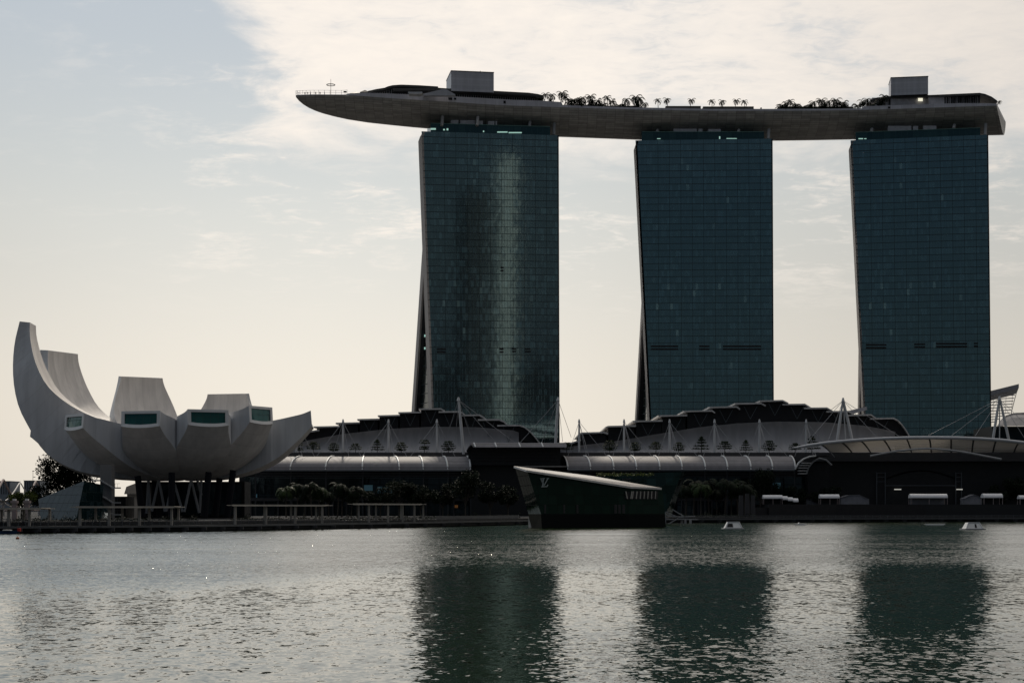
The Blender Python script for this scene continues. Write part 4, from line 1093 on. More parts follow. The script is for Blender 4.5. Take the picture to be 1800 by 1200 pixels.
# masts with stays
small_n = [0]
def mast(name, label, feet, top, Y, r, stays, group, mat_=M['mast']):
    f0 = P(*feet[0], Y); rt = thing(name, f0, label, 'mast', group)
    tp = P(*top, Y)
    for k_, (fx_, fy_) in enumerate(feet):
        rr_ = r * .4 if len(feet) == 3 and k_ == 1 else r
        m_ = MB(); b_ = P(fx_, fy_, Y); m_.tube([b_, b_.lerp(tp, .5), tp], [rr_, rr_ * 1.05, rr_ * .7], 8); m_.build('pole', mat_, rt)
    cp_ = MB(); cp_.tube([tp + Vector((0, 0, -.9)), tp + Vector((0, 0, .5))], [r * 1.25, r * .55], 8); cp_.build('cap', mat_, rt)
    for sx, sy, sY in stays:
        c_ = MB(); c_.tube([tp + Vector((0, 0, -.6)), P(sx, sy, sY)], .085, 5); c_.build('stay', M['cable'], rt)
LM = [603, 683, 768]
for i, x in enumerate([521] + LM):
    mast('canopy_mast', 'short white canopy mast, %s from the museum on the northern terrace' % nth(i), [(x, 799)], (x, 738.5), 680, .42,
         [(x - 46, 801, 676), (x - 18, 800, 678), (x + 10, 802, 676), (x + 32, 802, 676)], 'short white masts on the arcade terrace')
for i, x in enumerate([1018, 1097, 1177, 1256, 1335, 1417]):
    mast('canopy_mast', 'short white canopy mast, %s from the raised entrance block on the southern terrace' % nth(i), [(x, 799)], (x, 738.5), 680, .42,
         [(x - 20, 802, 676), (x + 13, 802, 676), (x + 17, 801, 673), (x + 50, 803, 675)], 'short white masts on the arcade terrace')
mast('tall_mast', 'tall white mast leaning left of the raised entrance block', [(815, 798)], (806, 700), 670, .55,
     [(786, 765, 676), (831, 778, 674), (872, 778, 666), (905, 778, 666), (800, 776, 676)], 'tall white masts of the arcade')
mast('tall_mast', 'tall white mast at the right end of the raised entrance block', [(976.5, 779)], (981, 700), 668, .55,
     [(914, 778, 666), (952, 778, 666), (1004, 768, 676), (989, 776, 670)], 'tall white masts of the arcade')
mast('a_frame_mast', 'white A-frame mast behind the left end of the event canopy', [(1471, 778), (1486.5, 772), (1498, 773)], (1482, 701), 670, .55,
     [(1420, 776, 662), (1456, 774, 662), (1540, 767, 662), (1580, 766, 662), (1461, 720, 690)], 'white A-frame masts of the event canopy')
mast('a_frame_mast', 'white A-frame mast behind the right end of the event canopy', [(1745, 775), (1757, 775), (1774, 776)], (1757, 698), 670, .55,
     [(1632, 765, 662), (1673, 765, 662), (1714, 766, 662), (1805, 776, 662), (1840, 782, 662)], 'white A-frame masts of the event canopy')

# winged hall right of the southern tower
wg = thing('winged_hall', (PX(1765, 850), 850, 2.0), 'hall with an upturned wing roof and open lattice gable right of the southern tower', 'hall')
k = MB(); k.prism([P(1700, 697, 850), P(1791, 674.5, 850), P(1791, 681, 850), P(1784, 684.5, 850), P(1700, 706, 850)], (11, 40, 0)); k.build('wing_roof', M['lift'], wg)
k = MB()
for i in range(13):
    y = 690 + i * 5.2; xr = 1787 - (y - 684) * .27; xr = xr if y < 726 else xr - (y - 726) * 1.4
    k.bar(P(1730, y + 1.5, 851), P(xr, y - 1, 851), .22, .42)
for x in (1745, 1756, 1767, 1778): k.bar(P(x, 742 if x < 1760 else 728, 851.5), P(x + 2, 688, 851.5), .14)
k.bar(P(1789, 681, 851), P(1777, 727, 851), .3); k.build('lattice_gable', M['roof_rim'], wg)
k = MB(); k.box(PX(1700, 854), PX(1738, 854), 854, 880, 2.0, PZ(705, 854)); k.box(PX(1738, 854) + .1, PX(1752, 854), 856, 880, 2.0, PZ(752, 854)); build_each(k, 'wall', M['pale_metal'], wg)
k = MB(); k.prism([P(1490, 722, 780), P(1524, 714, 780), P(1524, 720, 780), P(1500, 727, 780)], (0, 12, 0)); tag(k.build('wing_canopy', M['lift']), 'small grey wing canopy beside the foot of the southern tower', 'canopy')
rh = thing('curved_roof_hall', (PX(1790, 690), 690, 2.0), 'pale curved roof hall at the right edge behind the event canopy', 'hall')
k = MB(); k.strip([P(1753, 748, 690), P(1759, 738, 690), P(1768, 730, 690), P(1780, 726, 690), P(1800, 724.5, 690), P(1850, 724, 690)], .8, (12.5, 40, 0)); 
k.grid([[P(x, 748.5, 684) for x in (1754, 1780, 1850)], [P(x, 736 - (3 if x > 1760 else -4), 687) for x in (1757, 1780, 1850)], [P(x, 725 + (10 if x < 1770 else 0), 692) for x in (1762, 1785, 1850)]]); k.build('roof', mat('warm_pale_roof', (.55, .50, .46), .5), rh)
k = MB(); k.box(PX(1744, 692), PX(1850, 692), 692, 720, 2.0, PZ(749, 692)); k.build('wall', M['shop_glass'], rh)

# ------------------------------------------------------------------ crystal shop pavilion on the water
pv = thing('glass_pavilion', (PX(1040, 430), 430, 0), 'faceted green glass pavilion standing in the water on a dark plinth', 'pavilion')
pl0, pl1, pl2, pl3 = P(929, 903, 436), P(951, 903, 424), P(1106, 903, 436), P(1169, 903, 443)
tp0, tp1, tp2, tp3 = P(905, 820.5, 438), P(927, 827.5, 424.5), P(1110, 856.5, 453), P(1164, 858.8, 490)
def on_plane(px, py, a, b_, c):
    n = (b_ - a).cross(c - a).normalized(); o = Vector((0, 0, CAMZ)); d_ = Vector(((px - 900) / F, 1, -(py - HY) / F)); return o + d_ * ((a - o).dot(n) / d_.dot(n))
tp2 = on_plane(1110, 856.5, pl1, pl2, tp1); tp3 = on_plane(1164, 858.8, pl2, pl3, tp2); tp0 = on_plane(905, 820.5, pl1, pl0, tp1)
bk0, bk1 = P(1040, 837.5, 470), P(1090, 846, 500)
w_ = MB(); facet(w_, [pl0, pl1, tp1, tp0]); facet(w_, [pl1, pl2, tp2, tp1]); facet(w_, [pl2, pl3, tp3, tp2]); w_.build('glass_walls', M['pav_glass'], pv, recalc=False)
bB0, bB1 = Vector((pl0.x + 6, 484, pl0.z)), Vector((pl3.x - 4, 512, pl3.z))
w_ = MB(); facet(w_, [bB0, pl0, tp0, bk0]); facet(w_, [pl3, bB1, bk1, tp3]); facet(w_, [bB1, bB0, bk0, bk1]); w_.build('rear_walls', M['pav_glass'], pv, recalc=False)
up = Vector((0, 0, .25)); o1 = Vector((-.2, -.5, 0))
rv = MB(); facet(rv, [tp0 + o1 + up, tp1 + o1 + up, tp2 + o1 + up, tp3 + o1 + up, bk1 + up, bk0 + up]); rv.build('roof', M['pav_roof'], pv)
re_ = MB()
for a, b in ((tp0, tp1), (tp1, tp2), (tp2, tp3)): re_.bar(a + o1, b + o1, .2, .45)
re_.build('roof_edge', M['roof_rim'], pv)
pq = MB(); wl = lambda px, Y: Vector((PX(px, Y), Y, -1.5))
b0, b1, b2, b3 = wl(934, 436), wl(953, 423.5), wl(1108, 435.5), wl(1171, 442.5)
for a, b, c, d_ in ((b1, b2, pl2, pl1), (b2, b3, pl3, pl2), (b3, wl(1160, 512), bB1, pl3), (wl(1160, 512), wl(950, 484), bB0, bB1), (wl(950, 484), b0, pl0, bB0)): pq.quad(a, b, c, d_)
pq.add([pl0, pl1, pl2, pl3, bB1, bB0], [(0, 1, 2, 3, 4, 5)]); pq.build('plinth', M['plinth'], pv, recalc=False)
pt_ = MB(); pt_.quad(b0, b1, pl1, pl0); pt_.build('plinth_tip', M['plinth_tip'], pv, recalc=False)
bo = MB(); bo.add([P(929, 908, 430), P(934, 925, 429), P(934, 929.5, 429), P(929.5, 930, 429), P(928.5, 920, 430)], [(0, 1, 2, 3, 4)]); bo.build('bow_fender', M['portal'], pv, recalc=False)
gl_q = [pl1, pl2, tp2, tp1]
def on_wall(x, y, q=gl_q, out=.25):
    n = (q[1] - q[0]).cross(q[3] - q[0]).normalized()
    if n.y > 0: n = -n
    o = Vector((0, 0, CAMZ)); d_ = Vector(((x - 900) / F, 1, -(y - HY) / F)); t = (q[0] - o).dot(n) / d_.dot(n); return o + d_ * t + n * out
mono = MB()
def stroke(x0, y0, x1, y1, wd, q=gl_q): mono.bar(on_wall(x0, y0, q), on_wall(x1, y1, q), wd, .15, up=(0, -1, .1))
stroke(954.6, 841, 952.8, 855.3, .32)        # L stem, slanted
stroke(950.6, 855.4, 960.8, 855.0, .26); stroke(960.8, 855.0, 962.2, 851.8, .26); stroke(952.2, 841, 957.2, 840.8, .2)
stroke(950.2, 841.5, 955.6, 853.5, .40); stroke(955.6, 853.5, 962.0, 841.2, .22)   # V
stroke(948.6, 841.4, 952.4, 841.2, .2); stroke(960.2, 841.0, 963.8, 840.8, .2)
mono.build('monogram', M['sign_letter'], pv)
rq = [pl2, pl3, tp3, tp2]
op = MB(); op.add([on_wall(1098, 864, gl_q, .12), on_wall(1107, 864, gl_q, .12), on_wall(1107, 877, gl_q, .12), on_wall(1098, 877, gl_q, .12)], [(0, 1, 2, 3)])
op.add([on_wall(1108.5, 863, rq, .12), on_wall(1156, 863, rq, .12), on_wall(1155, 877, rq, .12), on_wall(1108.5, 877, rq, .12)], [(0, 1, 2, 3)]); op.build('loggia_opening', M['louvre'], pv, recalc=False)
for x0, x1 in ((1099, 1101.5), (1109.5, 1107.6), (1112, 1110), (1118.5, 1117), (1125, 1124), (1131.6, 1130.6), (1138.2, 1137.2), (1144.6, 1143.8), (1151.2, 1150.6)):
    s_ = MB(); qq = gl_q if x0 < 1106 else rq; s_.bar(on_wall(x0, 863.5, qq, .3), on_wall(x1, 876.5, qq, .3), .22); s_.build('loggia_fin', M['portal'], pv)
for x0, x1, q_ in ((956.5, 959.5, gl_q), (990, 993, gl_q), (1013, 1016.5, gl_q), (1079.5, 1084.5, gl_q), (1086.5, 1091, gl_q), (1093.5, 1098.5, gl_q)):
    dr = MB(); dr.add([on_wall(x0, 902, q_, .1), on_wall(x1, 902, q_, .1), on_wall(x1, 886.5, q_, .1), on_wall(x0, 886.5, q_, .1)], [(0, 1, 2, 3)]); dr.build('doorway', M['louvre'], pv, recalc=False)
# rear glass volume leaning to the right, with planting on its roof
rp = thing('rear_glass_volume', (PX(1130, 540), 540, 0), 'dark leaning glass volume with a planted roof behind the green pavilion', 'pavilion')
k = MB(); facet(k, [P(1090, 912, 545), P(1168, 908, 550), P(1199, 829, 552), P(1050, 833, 547)]); facet(k, [P(1168, 908, 550), P(1180, 906, 556), P(1206, 829, 556.5), P(1199, 829, 552)]); facet(k, [P(1050, 833, 547), P(1199, 829, 552), P(1206, 829, 556.5), P(1060, 832.5, 555)]); k.build('glass_walls', grid_glass('dark_green_glass', (.003, .008, .008), (.002, .003, .004), 3.2, 2.6, .2, ior=1.4, curtain=(.012, .03, .03), cur_amt=.8, tint=(.6, 1, .9)), rp, recalc=False)
k = MB(); k.bar(P(1094, 842.5, 543), P(1109, 841, 543), 2.2, .4); k.build('skylight_panel', M['band'], rp)
k = MB(); rr = random.Random(3)
for i in range(500):
    x = rr.uniform(1048, 1150); k.leaf(P(x, 834 + rr.gauss(0, 1.2) - (2 if rr.random() < .15 else 0), rr.uniform(547, 540)), .32, rr)
k.build('roof_planting', M['leaf_yellow'], rp, recalc=False)
# gangway stairs between pavilion and promenade
gw = thing('gangway', (PX(1185, 540), 540, 0), 'pale steel gangway stairs joining the green pavilion to the boardwalk', 'gangway')
k = MB(); Y = 540
for x0, y0, x1, y1 in ((1170, 899, 1192, 908.5), (1170, 905, 1188, 908), (1170, 911, 1184, 912.5), (1172, 922, 1192, 910.5), (1190, 908.5, 1222, 906.5), (1192, 911.5, 1226, 912.5), (1182, 895, 1206, 909), (1170, 899, 1170, 921)):
    k.bar(P(x0, y0, Y), P(x1, y1, Y), .3)
k.build('stairs', M['concrete'], gw)
k = MB(); k.strip([P(1190, 911, 540), P(1200, 911.3, 546), P(1228, 912, 566)], .3, (0, 4, 0)); k.build('walkway', M['deck_edge'], gw)
k = MB()
for x in (1199, 1205, 1214): a = P(x, 913, 548); k.box(a.x - .35, a.x + .35, a.y, a.y + .7, -2, a.z)
build_each(k, 'pile', M['concrete'], gw)

# ------------------------------------------------------------------ colonnades on the promenade
def colonnade(x0, x1, yroof, front, back, label):
    e = edge_at((x0 + x1) / 2); rt = thing('colonnade', (e.x, e.y + 5, 2.0), label, 'pergola', 'open colonnades on the boardwalk')
    def fpt(x, dist): q = edge_at(x); return Vector((q.x, q.y + dist, 0))
    zr = PZ(yroof, edge_at((x0 + x1) / 2).y + 4)
    n = 6; r_ = MB(); pts = [lerp(x0 + 10, x1 - 8, i / n) for i in range(n + 1)]
    for a, b in zip(pts, pts[1:]):
        A, B, C_, D = fpt(a, 2.5), fpt(b, 2.5), fpt(b, 9.5), fpt(a, 9.5)
        r_.prism([Vector((q.x, q.y, zr)) for q in (A, B, C_, D)], (0, 0, -.38))
    for xa, xb in ((x0, x0 + 10), (x1 - 8, x1)):
        A, B, C_, D = fpt(xa, 2.5), fpt(xb, 2.5), fpt(xb, 9.5), fpt(xa, 9.5)
        r_.prism([Vector((q.x, q.y, zr - .1)) for q in (A, B, C_, D)], (0, 0, -.14))
    r_.build('roof', M['portal'], rt)
    for x in front:
        q = fpt(x, 3.6); c = MB(); c.box(q.x - .24, q.x + .24, q.y, q.y + .5, DECK_Z, zr - .38); c.build('column', M['portal'], rt)
    for x in back:
        q = fpt(x, 8.2); c = MB(); c.box(q.x - .22, q.x + .22, q.y, q.y + .45, 2.01, zr - .38); c.build('column', M['portal'], rt)
colonnade(-60, 74, 892, [-52, 5, 42], [-20, 20, 67], 'long white colonnade cut by the left edge of the picture')
colonnade(117, 310, 889.2, [132, 184, 238, 295], [150, 198, 247, 300], 'long white colonnade in front of the museum columns')
colonnade(395, 578, 886.5, [408, 463, 515, 563], [403, 455, 503, 548], 'long white colonnade just right of the museum')
colonnade(609, 746, 884.5, [646, 680, 706, 727], [625, 656, 701, 741], 'shorter white colonnade left of the broad dark trees')

# ------------------------------------------------------------------ tents and small craft
def barrel_tent(x0, x1, ytop, ybase, Y, label, steps=1, legs=True, zbase=None, walls=False):
    z0 = PZ(ybase, Y); rt = thing('barrel_tent', (PX((x0 + x1) / 2, Y), Y, z0), label, 'tent', 'white barrel tents on the event plaza')
    z1 = PZ(ytop, Y); X0, X1 = PX(x0, Y), PX(x1, Y); k = MB(); R_ = min(2.6, (z1 - z0) * .52)
    arc = [(math.cos(math.pi * i / 10) * R_, math.sin(math.pi * i / 10) * R_ * .75) for i in range(11)]
    ze = z1 - R_ * .75
    def vault(xa, xb, dz_):
        rows = [[Vector((x, Y + 2 + a, ze + dz_ + b)) for a, b in arc] for x in (xa, xb)]
        k.grid(rows); k.add(rows[0], [tuple(range(11))]); k.add(rows[1], [tuple(range(11))])
    vault(X0, X1, 0); L = X1
    for s_ in range(1, steps):
        vault(L + .02, L + 2.0, -.42 * s_); L += 2.02
    k.build('roof', M['fabric'], rt)
    lg = MB()
    xs = [X0 + .15, X1 - .15] + ([lerp(X0, X1, .5)] if X1 - X0 > 6 else [])
    for x in xs:
        for yy in (Y + 2 - R_ + .15, Y + 2 + R_ - .15): lg.box(x - .1, x + .1, yy - .1, yy + .1, z0, ze)
    build_each(lg, 'leg', M['stone_pink'], rt)
    w2 = MB(); w2.box(X0 + .4, X1 - .4, Y + 2 + R_ - .3, Y + 2 + R_ - .22, z0, ze); 
    w2.build('back_curtain', M['grey_fabric'] if walls else M['black_wall'], rt)
TY = 640
ZT = 6.5
def tb(Y): return HY - (ZT - CAMZ) / Y * F
barrel_tent(1342, 1376, 869.5, tb(TY), TY, 'white barrel tent with stepped smaller vaults at its right end', steps=4)
barrel_tent(1442, 1476, 868.3, tb(TY), TY, 'small white barrel tent left of the grey ridge tents')
barrel_tent(1601, 1666, 867.5, tb(TY), TY, 'widest white barrel tent in front of the stage', walls=True)
barrel_tent(1729, 1763, 867, tb(TY), TY, 'small white barrel tent right of the stage')
barrel_tent(1793, 1840, 870, tb(TY), TY, 'white barrel tent cut by the right edge of the picture')
def ridge_tent(pts, Y, label):
    z0 = ZT; rt = thing('ridge_tent', (PX(pts[0][0], Y), Y, z0), label, 'tent', 'grey tents behind the event plaza wall')
    k = MB(); L = [P(x, y, Y) for x, y in pts]; k.strip(L, .15, (0, 6, 0)); k.build('roof', M['grey_fabric'], rt)
    w2 = MB(); w2.prism([q - Vector((0, -.3, .16)) for q in L] + [Vector((L[-1].x, Y + .3, z0)), Vector((L[0].x, Y + .3, z0))], (0, 5, 0)); w2.build('walls', M['grey_fabric'], rt)
ridge_tent([(1478, 874), (1492, 869.5), (1510, 869), (1528, 877)], 662, 'grey ridge tent right of the small barrel tent')
ridge_tent([(1694, 876), (1712, 868.5), (1730, 876)], 662, 'grey peaked tent right of the stage')
ridge_tent([(1418, 876.5), (1444, 876)], 664, 'low flat grey tent left of the small barrel tent')
pb_ = MB(); pb_.box(PX(1340, 660), PX(1860, 660), 634, 676, 2.01, 6.48); tag(pb_.build('plaza_terrace', M['black_wall']), kind='structure')

def cabin(x, ywater, label, flip=1):
    Y = CAMZ * F / (ywater - HY); X = PX(x, Y); rt = thing('floating_cabin', (X, Y, 0), label, 'float', 'white floating cabins on the bay')
    s_ = Y / F
    k = MB(); k.box(X - 18 * s_, X + 18 * s_, Y, Y + 5, -.1, .28); k.build('raft', M['concrete'], rt)
    k = MB(); a = [(-14.5, .0), (14.5, 0), (9.5, 10.5), (-9.5, 10.5)]
    f0 = [Vector((X + u * s_, Y + .5 + v * .06, .29 + v * s_)) for u, v in a]; f1 = [Vector((X + u * s_, Y + 4.5 - v * .06, .29 + v * s_)) for u, v in a]
    k.add(f0 + f1, [(0, 1, 2, 3), (7, 6, 5, 4), (0, 4, 5, 1), (1, 5, 6, 2), (2, 6, 7, 3), (3, 7, 4, 0)]); k.build('shell', M['white'], rt)
    k = MB(); b = [(-12 * flip, 1.5), (-1 * flip, 1.5), (-2 * flip, 8), (-9.5 * flip, 8)]
    k.add([Vector((X + u * s_, Y + .46 + v * .06, .29 + v * s_)) for u, v in b], [(0, 1, 2, 3)]); k.build('opening', M['louvre'], rt, recalc=False)
    k = MB(); k.bar(f0[2], f0[3], .25); k.bar(f0[1], f0[2], .18); k.bar(f0[0], f0[3], .18); k.build('frame', M['pale_metal'], rt)
cabin(1290.5, 929.8, 'white floating cabin nearer the green pavilion, its dark opening at the left')
cabin(1714.5, 930.8, 'white floating cabin near the right edge, its dark opening in the middle', -.35)
# buoys
def buoy(x, y, r, m, label):
    Y = CAMZ * F / (y - HY); k = MB(); n = 8
    rows = [[Vector((PX(x, Y) + math.cos(2 * math.pi * i / n) * r * math.cos(t), Y + math.sin(2 * math.pi * i / n) * r * math.cos(t), .1 + r * .9 * math.sin(t))) for i in range(n + 1)] for t in [R(a) for a in (-80, -40, 0, 35, 65, 88)]]
    k.grid(rows); k.tube([(PX(x, Y), Y, r * .9), (PX(x, Y), Y, r * 1.6)], r * .12, 5)
    tag(k.build('buoy', m), label, 'buoy')
buoy(31, 947, .32, M['orange'], 'small dull orange buoy floating at the far left')
# low pale barges by the right quay
for i, (x0, x1, y, lb) in enumerate([(1396, 1419, 922.5, 'low white dinghy moored under the boardwalk right of the first floating cabin'), (1625, 1662, 922.8, 'row of low white floats under the boardwalk left of the far floating cabin')]):
    Y = CAMZ * F / (y - HY); k = MB()
    Xa, Xb = PX(x0, Y), PX(x1, Y)
    k.prism([(Xa, Y, .42), (Xb, Y, .42), (Xb - .8, Y, -.1), (Xa + .8, Y, -.1)], (0, 1.6, 0)); 
    if i == 0: k.prism([(Xa + 1.2, Y + .3, .42), (Xb - 2.0, Y + .3, .42), (Xb - 2.4, Y + .3, .85), (Xa + 1.6, Y + .3, .85)], (0, 1.0, 0))
    else:
        for t in (.25, .5, .75): k.box(lerp(Xa, Xb, t) - .1, lerp(Xa, Xb, t) + .1, Y - .05, Y - .004, .0, .5)
    tag(k.build('dinghy' if i == 0 else 'float', M['white']), lb, 'boat' if i == 0 else 'float')
# small boat at far left
Y = 325; bt = thing('motor_boat', (PX(14, Y), Y, 0), 'small blue motor boat with a white awning at the left quay', 'boat')
k = MB(); X0_, X1_ = PX(-12, Y), PX(34, Y)
k.add([(X0_, Y, .55), (X1_, Y + .8, .75), (X0_, Y + 1.7, .55), (X0_ + .3, Y + .2, -.2), (X1_ - 1.2, Y + .8, -.2), (X0_ + .3, Y + 1.5, -.2)], [(0, 1, 2), (3, 5, 4), (0, 3, 4, 1), (1, 4, 5, 2), (2, 5, 3, 0)]); k.build('hull', M['blue_hull'], bt)
k = MB(); k.box(PX(4, Y), PX(17, Y), Y + .2, Y + 1.5, PZ(932, Y) , PZ(930.6, Y)); k.build('awning', M['white'], bt)
k = MB()
for x in (6, 15): k.box(PX(x, Y) - .04, PX(x, Y) + .04, Y + .8, Y + .88, .5, PZ(932, Y))
build_each(k, 'awning_post', M['rail'], bt)
k = MB(); k.box(PX(29.5, Y), PX(34, Y), Y + .4, Y + 1.2, .55, 1.15); k.build('fuel_box', M['red'], bt)

# ------------------------------------------------------------------ far left: bridge, blocks, lamp, gate pillars
hx = thing('helix_bridge', (PX(0, 640), 640, 2.0), 'pale tubular bridge of twisting steel arcs at the far left', 'bridge')
for ph, nm, r_, m in ((0, 'outer_helix', .42, M['stone_pink']), (math.pi, 'outer_helix', .42, M['stone_pink']), (math.pi * .5, 'inner_helix', .25, M['roof_rim']), (math.pi * 1.5, 'inner_helix', .25, M['roof_rim'])):
    k = MB(); pts = []
    for i in range(60):
        t = i / 59; Y = lerp(570, 690, t); X = lerp(PX(-95, 570), PX(82, 690), t); a = ph + t * 9
        rr_ = 5.8 if r_ > .3 else 4.9
        pts.append(Vector((X + math.cos(a) * 1.5, Y + math.cos(a) * rr_, 10.0 + math.sin(a) * rr_ * 1.0)))
    k.tube(pts, r_, 6); k.build(nm, m, hx)
k = MB(); k.strip([(PX(-95, 570), 570, 8), (PX(82, 690), 690, 8)], .7, (2, 5, 0)); k.build('deck', M['deck'], hx)
k = MB()
for t in (0.1, .5, .9): q = Vector((lerp(PX(-95, 570), PX(82, 690), t), lerp(570, 690, t) + 2, 0)); k.tube([q + Vector((0, 0, -1)), q + Vector((0, 0, 7.4))], .7, 8)
build_each(k, 'pier', M['concrete'], hx)
for i, (x0, x1, y, Y, lb) in enumerate([(-8, 18, 845.5, 1500, 'hazy far block with a flat roof at the left edge'), (42, 70, 844.5, 1500, 'hazy far block with a flat roof behind the lamp mast')]):
    b = thing('far_block', (PX((x0 + x1) / 2, Y), Y, 2.0), lb, 'building', 'far blocks beyond the bridge')
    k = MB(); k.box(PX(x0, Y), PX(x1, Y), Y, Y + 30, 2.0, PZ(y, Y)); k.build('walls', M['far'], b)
    k = MB(); k.box(PX(x0, Y) - .5, PX(x1, Y) + .5, Y - .5, Y + 31, PZ(y, Y), PZ(y - .6, Y)); k.build('roof', M['band'], b)
    k = MB()
    for xx in range(x0 + 2, x1 - 1, 4): k.box(PX(xx, Y), PX(xx + 1.5, Y), Y - .2, Y - .02, PZ(868, Y), PZ(y + 2, Y))
    build_each(k, 'window', M['dark_edge'], b)
lp = thing('lamp_mast', P(58, 890, 600), 'thin tall lamp mast left of the bushy tree', 'lamp mast')
k = MB(); k.tube([P(57.5, 890, 600), P(58, 827, 600)], [.14, .06], 6); k.build('pole', M['rail'], lp)
k = MB(); 
for x, y in ((58.5, 827.5), (60.5, 838)): q = P(x, y, 600); k.box(q.x - .3, q.x + .3, q.y - .2, q.y + .2, q.z - .12, q.z + .12); k.bar(q, P(57.8, y + .8, 600), .06)
k.build('lamp_head', M['rail'], lp)
for i, (x, lb) in enumerate([(24.5, 'pinkish stone gate pillar with a white cap, nearer the left edge'), (46.5, 'pinkish stone gate pillar with a white cap, nearer the glass lobby')]):
    Y = 430; q = Vector((PX(x, Y), Y, 2.0)); g_ = thing('gate_pillar', q, lb, 'pillar', 'gate pillars left of the glass lobby')
    k = MB(); k.box(q.x - .55, q.x + .55, Y, Y + 1.1, 2.0, PZ(884, Y)); k.build('shaft', M['stone_pink'], g_)
    k = MB(); k.box(q.x - .85, q.x + .85, Y - .2, Y + 1.3, PZ(884, Y), PZ(879.5, Y)); k.build('head', M['stone_pink'], g_)
    k = MB(); k.box(q.x - .4, q.x + .4, Y + .1, Y + .9, PZ(879.5, Y), PZ(876.2, Y)); k.build('cap', M['white'], g_)

# ------------------------------------------------------------------ vegetation
def tree_proto(seed, h, rx, ry, rz_, base, n, leaf, m, lobes=7, trunk=.22):
    """(trunk mesh builder, crown mesh builder) with its base at the origin"""
    rr = random.Random(seed); t = MB(); c = MB()
    t.tube([(0, 0, -.3), (rr.uniform(-.2, .2), rr.uniform(-.2, .2), base * .6), (rr.uniform(-.3, .3), 0, base + rz_ * .6)], [trunk, trunk * .75, trunk * .35], 7)
    lob = []
    for i in range(lobes):
        a = rr.uniform(0, 6.28); d_ = rr.uniform(.25, .75); zz_ = rr.uniform(-.55, .7)
        q = Vector((math.cos(a) * rx * d_, math.sin(a) * ry * d_, base + rz_ + zz_ * rz_)); lob.append((q, rr.uniform(.32, .55)))
        t.tube([(0, 0, base * rr.uniform(.6, 1.0)), q * .5 + Vector((0, 0, base * .5)), q], [trunk * .45, trunk * .3, trunk * .12], 5)
    for i in range(n):
        q, s_ = lob[rr.randrange(lobes)]
        v = Vector((rr.gauss(0, 1), rr.gauss(0, 1), rr.gauss(0, 1))); v.normalize(); v *= rr.random() ** .45 * s_
        c.leaf(q + Vector((v.x * rx, v.y * ry, v.z * rz_)), leaf, rr, .5)
    return t, c
def make_tree(name, protos, loc, label, group, m=None):
    t, c = protos
    rt = thing(name, loc, label, 'tree', group)
    a = t.build('trunk', M['bark']); b = c.build('crown', m or M['leaf'], recalc=False)
    a.parent = rt; b.parent = rt
    return rt
def place(src, loc, label, rz=0.0, s=1.0, sz=None):
    o = copy_tree(src); o.location = loc; o.rotation_euler = (0, 0, rz); o.scale = (s, s, sz or s); o['label'] = label; return o

# big loose tree behind the glass lobby
make_tree('bushy_tree', tree_proto(11, 18, 9.0, 6, 9.3, 5.4, 6200, .46, None, 20, .45), (PX(116, 505), 505, 2.0), 'tall bushy tree with sky showing through, left of the museum', 'trees left of the museum', M['leaf_dark'])
make_tree('bushy_tree', tree_proto(12, 10, 7.5, 4, 3.6, 3.0, 3200, .38, None, 11, .3), (PX(78, 500), 500, 2.0), 'lower dark tree under the tall bushy one', 'trees left of the museum', M['leaf_dark'])
make_tree('bushy_tree', tree_proto(13, 8, 4.2, 3, 2.6, 3.0, 2000, .34, None, 8, .22), (PX(38, 470), 470, 2.0), 'small yellow-green tree behind the gate pillars', 'trees left of the museum', M['leaf_yellow'])

# tiered terrace trees
def tier_proto(seed, tiers, wd, h, dense):
    rr = random.Random(seed); t = MB(); c = MB()
    t.tube([(0, 0, -.2), (.05, 0, h * .5), (0, 0, h)], [.14, .10, .04], 6)
    for i, (z, w_) in enumerate(tiers):
        nb = 7
        for k in range(nb):
            a = k * 6.28 / nb + rr.uniform(-.3, .3); L = w_ * rr.uniform(.75, 1.05)
            t.tube([(0, 0, z - .25), (math.cos(a) * L * .9, math.sin(a) * L * .9, z + .12)], [.05, .02], 4)
            for j in range(int(dense * 1.1)):
                d_ = rr.uniform(.12, 1.0) ** .7 * L; b = a + rr.gauss(0, .33)
                c.leaf(Vector((math.cos(b) * d_, math.sin(b) * d_, z + rr.gauss(.08, .13) - .1 * d_ / L)), .23, rr, 1.2)
    return t, c
TP = [tier_proto(21, [(1.6, 2.7), (2.4, 2.3), (3.3, 1.8), (4.1, 1.2), (4.7, .6)], 2.6, 4.8, 26), tier_proto(22, [(1.9, 2.6), (2.6, 2.8), (3.3, 2.2), (3.9, 1.3)], 2.5, 4.2, 30),
      tier_proto(23, [(1.7, 1.8), (2.3, 2.0), (3.6, 2.1), (4.3, 1.5)], 2.2, 4.6, 26), tier_proto(24, [(1.5, 2.0), (2.1, 2.6), (2.8, 2.7), (3.5, 2.3), (4.2, 1.5)], 2.4, 4.5, 34)]
srcs = []
tt = [(526, 2, .9), (551, 1, 1.05), (587, 3, .9), (625, 1, .92), (663, 0, 1.05), (705, 3, .95), (746, 2, 1.12), (788, 3, 1.05), (996, 1, 1.0), (1072, 3, 1.1), (1116, 3, .95), (1153, 1, 1.05), (1193, 3, .95), (1233, 0, 1.25), (1274, 1, 1.1), (1311, 0, 1.0), (1352, 3, 1.08), (1398, 1, .95), (1427, 0, 1.3)]
